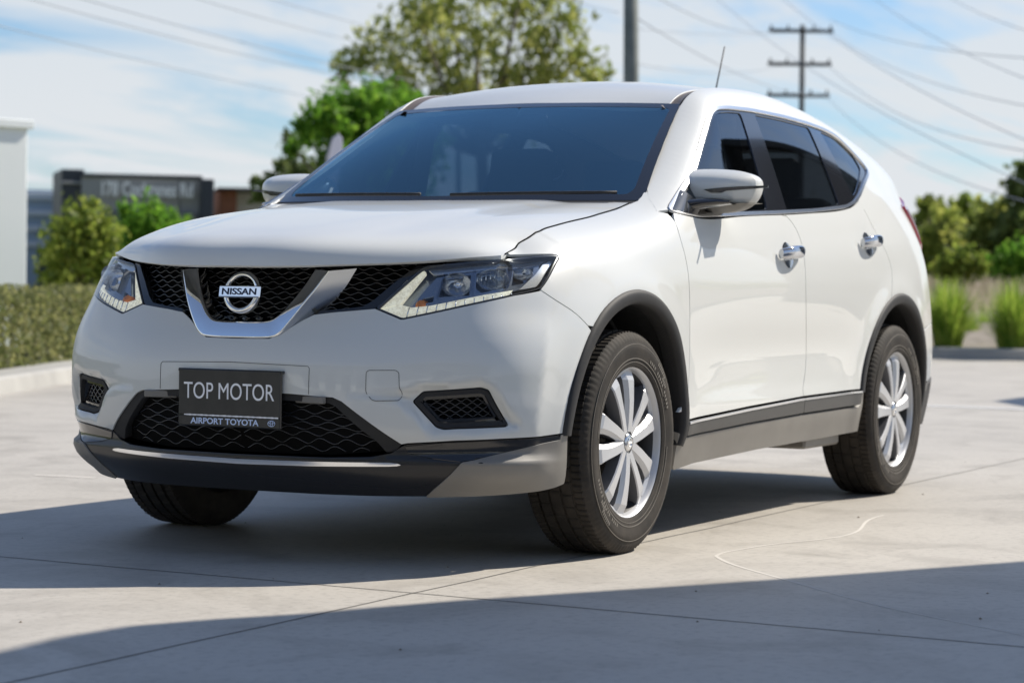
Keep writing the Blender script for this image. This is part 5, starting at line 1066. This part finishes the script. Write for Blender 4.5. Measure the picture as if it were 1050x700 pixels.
# gum tree behind the car, pale olive
D = 72; cs, rs_ = [], []
for u, v, r in ((372, 58, 24), (352, 72, 16), (395, 40, 28), (410, 75, 26), (430, 20, 34), (440, 58, 30), (460, 5, 34), (468, 84, 30), (490, 40, 36), (500, -20, 34), (520, 75, 32), (530, 10, 34), (552, 45, 34), (560, 80, 28), (580, 20, 26), (590, 62, 26), (608, 78, 18), (622, 76, 10), (540, -35, 30), (450, -30, 30), (400, 95, 24), (345, 62, 9), (565, -8, 24), (500, 110, 40), (440, 115, 34), (570, 115, 34)):
    cs.append(at(u, v, D+RNG.uniform(-2, 2))); rs_.append(r/CFOC*D)
tree('gum_tree', 'tall pale olive gum tree with airy crown rising behind the roof of the white SUV', gp(495, D), (cs, rs_), 5600, .135, 'leaf_gum', trunk_r=.28, droop=1.2, bl=2.6)
D = 52; cs, rs_ = [], []
for u, v, r in ((330, 118, 22), (352, 108, 22), (378, 104, 22), (402, 104, 22), (422, 112, 16), (345, 135, 24), (372, 138, 28), (400, 140, 28), (318, 138, 15), (350, 165, 24), (385, 172, 30), (430, 150, 30), (300, 152, 9), (410, 190, 34), (360, 200, 30), (308, 128, 9)):
    cs.append(at(u, v, D+RNG.uniform(-1, 1))); rs_.append(r/CFOC*D)
tree('broadleaf_tree', 'bright green bushy tree beside the windscreen pillar, in front of the olive gum tree', gp(385, D), (cs, rs_), 9000, .11, 'leaf_bright', trunk_r=.16, bl=1.7)
D = 56; cs, rs_ = [], []
for u, v, r in ((300, 152, 13), (290, 170, 11), (312, 176, 16), (280, 190, 14), (262, 186, 7), (300, 196, 18), (322, 196, 18), (268, 200, 10), (296, 140, 7), (330, 170, 14)):
    cs.append(at(u, v, D+RNG.uniform(-1, 1))); rs_.append(r/CFOC*D)
tree('dark_shrub_tree', 'sparse dark green tree above the far door mirror, left of the bright green one', gp(300, D), (cs, rs_), 1900, .10, 'leaf_dark', trunk_r=.10, bl=2.)
# bushes behind the hedge
def bush(name, label, u, D, blobs, n, lm, size=.06, group=None):
    cs = [at(a, b, D+RNG.uniform(-.3, .3)) for a, b, r in blobs]; tree(name, label, gp(u, D), (cs, [r/CFOC*D for _, _, r in blobs]), n, size, lm, 'bush', group, trunk_r=.05, bl=1.8)
bush('rounded_bush', 'yellow-green rounded bush nearest the white wall, behind the low hedge', 85, 31, [(82, 232, 26), (62, 246, 22), (104, 240, 24), (85, 262, 34), (58, 272, 20), (112, 268, 24), (92, 215, 14), (75, 290, 30), (105, 295, 28)], 4200, 'leaf_bush')
bush('rounded_bush', 'darker green bush under the grey street-address sign, beside the bonnet', 155, 36, [(150, 228, 22), (170, 232, 22), (188, 236, 14), (135, 236, 20), (150, 256, 28), (180, 258, 22), (128, 216, 10), (160, 214, 10), (165, 285, 30), (140, 285, 28)], 3600, 'leaf_bright', .065)
# trimmed hedge beside the left kerb
hd = tag(empty('hedge', (*(kA+kn*.9), .1)), 'low trimmed olive-brown hedge along the kerb on the left', 'hedge')
n_ = 26000; s0 = RNG.uniform(-9, 11, n_); w0 = RNG.uniform(-.05, .95, n_); z0 = RNG.uniform(0, 1, n_); fc_ = RNG.random(n_); w0 = np.where(fc_ < .45, RNG.normal(0, .035, n_), w0); tz = .63+.025*np.sin(s0*1.7)+.02*np.sin(s0*4.1+1); z0 = np.where(fc_ > .6, tz+RNG.normal(0, .03, n_), z0*tz)
c_ = np.stack([kd[0]*s0+kn[0]*(w0-.45), kd[1]*s0+kn[1]*(w0-.45), z0], 1); a_ = RNG.normal(size=(n_, 3)); a_ /= np.linalg.norm(a_, axis=1)[:, None]; b_ = np.cross(a_, RNG.normal(size=(n_, 3))); b_ /= np.linalg.norm(b_, axis=1)[:, None]; sz = .030*RNG.uniform(.6, 1.4, n_)[:, None]
v = np.stack([c_-a_*sz*.9, c_+b_*sz*.55, c_+a_*sz*.9, c_-b_*sz*.55], 1).reshape(-1, 3); mesh('foliage', v, np.arange(4*n_).reshape(-1, 4), 'leaf_hedge', hd, smooth=False)
mb = MB(); 
for s in np.arange(-9, 11.2, .4): mb.tube([(kd[0]*s, kd[1]*s, -.12), (kd[0]*s+.05, kd[1]*s-.05, .25), (kd[0]*s+.12, kd[1]*s+.05, .52)], [.02, .015, .008], 5)
mb.build('stems', 'bark', hd)
# strappy grass clumps on the right
def clump(label, u, D, wpx, vtop, n=900):
    b = gp(u, D); b[2] = .12; t = tag(empty('grass_clump', tuple(b)), label, 'grass clump', 'strappy grass clumps along the far kerb'); hh = (355-vtop)/CFOC*D; wr = wpx/2/CFOC*D
    V_, F_ = [], []
    for _ in range(n):
        a = RNG.uniform(0, 2*math.pi); r0 = wr*.45*RNG.random()**.5; ln = hh*RNG.uniform(.45, 1.12); lean = (RNG.uniform(.05, 1.0)**1.3)*wr*1.15; p0 = np.array([r0*math.cos(a), r0*math.sin(a), 0]); d = np.array([math.cos(a), math.sin(a), 0]); s = np.array([-d[1], d[0], 0])*.011
        b0 = len(V_)
        for f in (0, .35, .7, 1.): c = p0+d*lean*f**1.8+np.array([0, 0, ln*(f-.22*f*f*lean/wr)]); V_ += [c-s*(1-.85*f), c+s*(1-.85*f)]
        F_ += [(b0, b0+1, b0+3, b0+2), (b0+2, b0+3, b0+5, b0+4), (b0+4, b0+5, b0+7, b0+6)]
    mesh('blades', V_, F_, 'blade', t, smooth=False); return t
clump('bright green strappy grass clump half hidden behind the rear of the SUV', 972, 31.5, 62, 283); clump('bright green strappy grass clump at the right edge of the picture', 1038, 31.0, 64, 285); clump('strappy grass clump hidden behind the back of the SUV', 905, 31.6, 60, 285, 500)
for k, (u, D, w_, vt) in enumerate(((1085, 31.4, 66, 284), (994, 34.5, 30, 322), (1010, 36.0, 34, 318), (1062, 35.0, 52, 300), (950, 35.5, 44, 300))):
    clump(('strappy grass clump just outside the right edge of the picture', 'small grass clump seen in the gap, set back on the planted bank', 'grass clump farther back on the bank, left of the right-edge clump', 'grass clump farther back on the bank at the right edge', 'grass clump set back on the bank just past the tail light')[k], u, D, w_, vt, 260)
# dry grass band and far tree line
def tuft_band(name, u0, u1, D0, D1, n, h, m):
    V_, F_ = [], []
    for _ in range(n):
        D = RNG.uniform(D0, D1); u = RNG.uniform(u0, u1); b = gp(u, D); b[2] = np.interp(-b[0], [23, 30, 70], [.1, .55, 1.0])+RNG.uniform(-.1, .05); k = len(V_); hh = h*RNG.uniform(.6, 1.25); s = np.array([CR[0], CR[1], 0])*RNG.uniform(.012, .03); l = np.array([RNG.normal(0, .12), RNG.normal(0, .12), hh]); V_ += [b-s, b+s, b+l]; F_.append((k, k+1, k+2))
    o = mesh(name, V_, F_, m, smooth=False); return o
tag(tuft_band('dry_grass', 700, 1500, 38, 62, 8000, .50, 'dry_grass'), kind='stuff')
groups = 'trees of the far tree line on the right'
far = [(958, 88, [(958, 228, 22), (948, 248, 22), (966, 244, 22), (955, 265, 22), (952, 212, 10)], 'leaf_far', 'olive round tree nearest the SUV in the far tree line'),
       (990, 92, [(985, 222, 18), (1000, 232, 22), (978, 240, 20), (1003, 255, 24), (985, 262, 24), (990, 210, 9)], 'leaf_bush', 'lighter yellow-green tree in the middle of the far tree line'),
       (1022, 86, [(1018, 225, 18), (1030, 236, 22), (1010, 246, 20), (1034, 258, 24), (1015, 264, 24)], 'leaf_far', 'mid green tree left of the tallest one in the far tree line'),
       (1052, 84, [(1048, 190, 20), (1055, 210, 24), (1040, 225, 16), (1062, 235, 30), (1045, 250, 24), (1058, 175, 14), (1050, 270, 26)], 'leaf_dark', 'tallest dark tree at the right edge of the far tree line')]
for u, D, bl_, lm, lab in far: tree('far_tree', lab, gp(u, D), ([at(a, b, D+RNG.uniform(-1.5, 1.5)) for a, b, r in bl_], [r/CFOC*D for *_, r in bl_]), 2600, .24, lm, 'tree', groups, trunk_r=.2, bl=1.6)
cs, rs_ = [], []
for i in range(130):
    a = R(150)+RNG.uniform(0, R(122)); d = RNG.uniform(125, 150); h = RNG.uniform(2, 5.0); cs.append((CAM[0]+d*math.cos(a), CAM[1]+d*math.sin(a), h*.5)); rs_.append((RNG.uniform(3, 6), RNG.uniform(3, 6), h*.55))
v, f = leaves(np.array(cs), np.array(rs_), 34000, .55, bl=1.4); tag(mesh('far_woodland', v, f, 'leaf_far', smooth=False), kind='stuff')
bush('bank_shrub', 'olive shrub on the planted bank between the grass clumps and the tree line', 985, 46, [(978, 268, 14), (992, 266, 15), (1004, 272, 12), (985, 278, 18), (968, 276, 12)], 1500, 'leaf_bush', .09)
bush('bank_shrub', 'bright green shrub on the planted bank at the right edge of the picture', 1040, 44, [(1030, 268, 14), (1044, 262, 16), (1056, 270, 16), (1040, 278, 18)], 1500, 'leaf_bright', .09)
# ---- buildings on the left
TW = -.10
def slab(u0, u1, v0, D, depth, m, name, parent, zb=0., push=0.):
    """upright block facing the camera: left/right columns, top row, distance"""
    zt_ = at(u1, v0, D)[2]; p0, p1 = gp(u0, D)[:2], gp(u1, D)[:2]; w = np.linalg.norm(p1-p0); ur = parent.get('edge_column', u1); e_ = gp(ur, D)[:2]-C0[:2]; e_ /= np.linalg.norm(e_); e_ = np.array([e_[0]*math.cos(TW)+e_[1]*math.sin(TW), -e_[0]*math.sin(TW)+e_[1]*math.cos(TW)]); t_ = np.array([e_[1], -e_[0]]); p0 = p1-t_*w; FW = e_; c = (p0+p1)/2; ang = math.atan2(p1[1]-p0[1], p1[0]-p0[0]); f = FW*(depth/2-push)-np.array(parent.location[:2]); mb = MB(); mb.box((c[0]+f[0], c[1]+f[1], (zt_+zb)/2), (w, depth, zt_-zb), rz=ang, ch=.02); return mb.build(name, m, parent)
wb_ = None
wb = tag(empty('white_building', tuple(gp(0, 27))), 'plain white rendered building corner at the left edge behind the hedge', 'building')
wb['edge_column'] = 27
_c = gp(27, 27)[:2]; _t = np.array([.953, -.303]); _n = np.array([.303, .953]); _h = at(27, 131, 27)[2]; _m = _c+_t*5-_n*2.5-np.array(wb.location[:2]); _a = math.atan2(_t[1], _t[0])
mb = MB(); mb.box((*_m, _h/2), (10, 5, _h), rz=_a, ch=.02); mb.build('wall', 'white_wall', wb)
mb = MB(); mb.box((*_m, _h+.03), (10.1, 5.1, .10), rz=_a, ch=.01); mb.build('coping', 'white_wall', wb)
for k in range(3): _w = _c+_t*(2.2+2.6*k)+_n*.02-np.array(wb.location[:2]); mb = MB(); mb.box((*_w, 1.5), (1.3, .08, 1.1), rz=_a); mb.build('window', 'window_dark', wb)
ob = tag(empty('office_building', tuple(gp(45, 66))), 'blue-grey office block between the white wall and the street sign wall', 'building')
slab(20, 64, 195, 66, 10, 'facade_blue', 'wall', ob)
for k, (a, b) in enumerate(((198, 206), (216, 222), (232, 238), (248, 254))): slab(26, 60, a, 66, .2, 'facade_pale', 'band', ob, zb=at(43, b, 66)[2], push=.12)
slab(38, 58, 254, 66, .2, 'window_dark', 'window', ob, zb=.3, push=.1)
for u in (34, 44, 54): slab(u, u+2.4, 206, 66, .2, 'window_dark', 'mullion', ob, zb=at(u, 216, 66)[2], push=.11)
sb = tag(empty('sign_building', tuple(gp(140, 60))), 'grey panelled building with white street address letters between two dark piers', 'building')
slab(84, 206, 183, 60, 8, 'grey_panel', 'wall', sb); slab(84, 206, 180.5, 59.9, 8.2, 'dark_panel', 'capping', sb, zb=at(145, 183.2, 60)[2])
slab(62, 85, 174, 59.5, 2.5, 'dark_panel', 'pier', sb); slab(205, 218, 184, 59.5, 2.5, 'dark_panel', 'pier', sb); slab(62, 85, 186.5, 59.4, .3, 'grey_panel', 'pier_band', sb, zb=at(73, 190, 60)[2])
for k in range(5): slab(86+k*24, 87+k*24, 184, 59.9, .2, 'dark_panel', 'panel_joint', sb, push=.05)
slab(86, 94, 188, 59.9, .12, 'letter_white', 'street_logo', sb, zb=at(90, 198, 60)[2], push=.1)
slab(100, 200, 218, 59.9, .15, 'window_dark', 'window', sb, zb=.4, push=.1)
_e = gp(206, 59.9)[:2]-C0[:2]; _e /= np.linalg.norm(_e); _e = np.array([_e[0]*math.cos(TW)+_e[1]*math.sin(TW), -_e[0]*math.sin(TW)+_e[1]*math.cos(TW), 0]); _t = np.array([_e[1], -_e[0], 0]); c = at(206, 196.0, 59.9)-_t*(55/CFOC*59.9)-_e*.25
text('sign_letters', '178 Cochranes Rd', 1, tuple(c-np.array(sb.location)), 'letter_white', sb, xdir=tuple(_t), depth=.04, width=92/CFOC*59.7, height=15/CFOC*59.7, bold=.02)
bb_ = tag(empty('brick_building', tuple(gp(235, 62))), 'low orange brick building beside the far door mirror', 'building')
slab(224, 241, 195, 62, 6, 'brick', 'wall', bb_); slab(241, 300, 197, 64, 6, 'facade_pale', 'extension', bb_); slab(246, 251, 200, 64, .2, 'window_dark', 'window', bb_, zb=at(248, 210, 64)[2], push=.1); slab(256, 262, 200, 64, .2, 'window_dark', 'window', bb_, zb=at(258, 210, 64)[2], push=.1); slab(222, 300, 193.8, 61.9, 8, 'dark_panel', 'roof', bb_, zb=at(240, 195.2, 62)[2])
# white feather banner seen past the windscreen pillar
D = 22; fb = tag(empty('feather_banner', tuple(gp(330, D))), 'white feather banner on a pole behind the windscreen pillar', 'banner')
mb = MB(); pl_ = [gp(330, D)-gp(330, D), at(331, 200, D)-gp(330, D), at(336, 160, D)-gp(330, D), at(341, 142, D)-gp(330, D), at(348, 137, D)-gp(330, D)]; mb.tube(pl_, [.02, .018, .015, .011, .008], 8); mb.build('pole', 'steel', fb, smooth=True)
bn = [(331, 200), (334, 168), (338, 150), (343, 141), (348, 137.5), (351, 141), (351.5, 150), (349, 170), (344, 200), (338, 230)]; P_ = np.array([at(u, v, D)-gp(330, D) for u, v in bn]); off = np.array([*FW, 0])*.008; mb = MB(); k = len(bn); mb.add(np.vstack([P_-off, P_+off]), [tuple(range(k))[::-1], tuple(range(k, 2*k))]+[(i, (i+1) % k, (i+1) % k+k, i+k) for i in range(k)]); mb.build('cloth', 'banner', fb)
# ---- power poles and wires
def pole(label, u, D, vtop, r, arms, m, ut=None):
    b = gp(u, D); t = tag(empty('power_pole', tuple(b)), label, 'power pole', 'power poles'); tp = at(ut or u, vtop, D)-b; mb = MB(); mb.tube([(0, 0, 0), tuple(tp*.5), tuple(tp)], [r*1.12, r*1.05, r*.92], 14); mb.build('pole', m, t, smooth=True)
    for u0, u1, v in arms:
        p0, p1 = at(u0, v, D)-b, at(u1, v+(u1-u0)*.01, D)-b; c = (p0+p1)/2-np.array([*FW, 0])*r; mb = MB(); mb.box(c, (np.linalg.norm(p1-p0), .11, .13), rz=math.atan2((p1-p0)[1], (p1-p0)[0])); mb.build('crossarm', m, t)
        for f in (.04, .3, .7, .96):
            q = p0+(p1-p0)*f; mb = MB(); mb.lathe([(.0, .22), (.03, .21), (.05, .16), (.03, .14), (.05, .10), (.02, .06)], 8, 'z', (q[0]-FW[0]*r, q[1]-FW[1]*r, q[2])); mb.build('insulator', 'pole_dark', t)
    return t
pole('thick grey-green power pole rising behind the roof of the SUV', 647.5, 40, -60, .130, [], 'wood_pole', 647)
pole('dark power pole with three crossarms standing above the rear doors', 819, 88, 26, .10, [(788, 854, 32), (787, 852, 66), (786, 850, 98)], 'pole_dark', 823)
pole('power pole hidden behind the crown of the gum tree', 470, 84, 37, .085, [(448, 492, 42), (448, 492, 54), (448, 492, 92)], 'wood_pole')
def wire(p0, p1, sag, r):
    r *= .5
    p0, p1 = np.array(p0), np.array(p1); t = np.linspace(0, 1, 28)[:, None]; P_ = p0+(p1-p0)*t; P_[:, 2] -= sag*4*(t*(1-t))[:, 0]; mb = MB(); mb.tube(P_, r, 6); return tag(mb.build('overhead_wire', 'wire', smooth=True), 'thin dark overhead wire crossing the sky', 'wire', 'overhead wires across the sky')
for a, b, d0, d1, sg, r in (((-20, -15), (452, 90), 30, 84, .25, .020), ((60, -8), (488, 91), 30, 84, .2, .020), ((190, -5), (452, 53), 34, 84, .2, .018), ((255, -8), (488, 42), 34, 84, .2, .018),
    ((560, -12), (634, 13), 34, 40, .05, .012), ((668, -6), (792, 33), 52, 88, .3, .028), ((655, 20), (850, 98), 42, 88, .4, .022), ((655, 66), (800, 68), 60, 88, .25, .022), ((655, 30), (800, 34), 60, 88, .1, .02),
    ((780, -22), (1090, 160), 88, 40, .5, .020), ((852, 34), (1090, 115), 88, 42, .4, .020), ((848, 66), (1090, 160), 88, 42, .6, .022), ((846, 98), (1090, 215), 88, 42, .6, .022), ((880, -15), (1090, 95), 80, 40, .3, .018), ((850, 20), (1100, 62), 88, 40, .3, .018), ((720, -15), (1090, 205), 80, 38, .5, .018), ((-20, 22), (452, 118), 30, 84, .2, .016), ((955, -15), (1100, 45), 80, 40, .2, .018)):
    wire(at(*a, d0), at(*b, d1), sg, r)
# ---- to the right of the picture: a fabric canopy that shades the foreground, and a dark gabled showroom
SH_ = SUN/SUN[2]
edge_px = [(-420, 760), (-180, 705), (0, 667.5), (100, 645.5), (165, 638), (300, 629.5), (420, 619), (525, 611.5), (700, 600), (880, 587.5), (1050, 575), (1400, 549), (1900, 520)]
cp = tag(empty('fabric_canopy', (1.5, 8.5, 0)), 'tensioned fabric canopy with a curved edge, shading the near concrete', 'canopy')
e_ = np.array([on_plane(u, v, 2, 0)+SH_*4.2 for u, v in edge_px])-np.array([1.5, 8.5, 0]); e_ = smoothline(e_, 40); back = e_+np.array([1.3, 2.9, .3])
rows = [e_+(back-e_)*f+np.array([0, 0, .9*math.sin(math.pi*f)*.6]) for f in np.linspace(0, 1, 14)]; mb = MB(); mb.grid(np.array(rows)); mb.grid(np.array(rows)-[0, 0, .02], flip=True); mb.build('canvas', 'canvas', cp, smooth=True)
for q in (e_[3], e_[30], back[3], back[30]):
    mb = MB(); mb.tube([(q[0], q[1]+.1, 0), (q[0], q[1]+.1, q[2]+.1)], .06, 10); mb.build('post', 'steel', cp, smooth=True)
def gable(name, label, x0, x1, y0, y1, h, ridge, m_roof):
    g = tag(empty(name, ((x0+x1)/2, (y0+y1)/2, 0)), label, 'building'); X, Yh = (x1-x0)/2, (y1-y0)/2; mb = MB(); mb.box((0, 0, h/2), (2*X, 2*Yh, h)); mb.build('wall', 'grey_panel', g)
    mb = MB(); o = .35
    for s in (-1, 1): mb.add([(-X-o, s*(Yh+o), h-.1), (X+o, s*(Yh+o), h-.1), (X+o, 0, ridge), (-X-o, 0, ridge), (-X-o, s*(Yh+o), h+.08), (X+o, s*(Yh+o), h+.08), (X+o, 0, ridge+.18), (-X-o, 0, ridge+.18)], [(0, 1, 2, 3), (4, 7, 6, 5), (0, 4, 5, 1), (0, 3, 7, 4), (1, 5, 6, 2)])
    mb.build('roof', m_roof, g); mb = MB(); mb.add([(X+.01, -Yh, h), (X+.01, Yh, h), (X+.01, 0, ridge)], [(0, 1, 2)]); mb.build('gable_end', 'roof_dark', g)
    for k in range(4): mb = MB(); mb.box((X+.02, -Yh+Yh*2*(k+.5)/4, h*.45), (.08, Yh*.38, h*.6)); mb.build('window', 'window_dark', g)
gable('showroom', 'dark gabled showroom standing behind and left of the car, outside the picture', -26, -16, 1.7, 6.5, 4.3, 6.6, 'roof_dark')
# unseen building added behind the camera to brighten and reflect in the car's nose
dg = tag(empty('fill_building', (24, 8, 0)), 'long white building front with dark windows, unseen behind the camera, added to lighten the car front', 'building')
mb = MB(); mb.box((4, 0, 3.2), (8, 52, 6.4)); mb.build('wall', 'white_wall', dg); mb = MB(); mb.box((-.2, 0, 6.7), (9, 53, .8)); mb.build('fascia', 'grey_panel', dg)
for k in range(13): mb = MB(); mb.box((-.02, -24+4*k, 1.7), (.12, 2.6, 2.8)); mb.build('window', 'window_dark', dg)
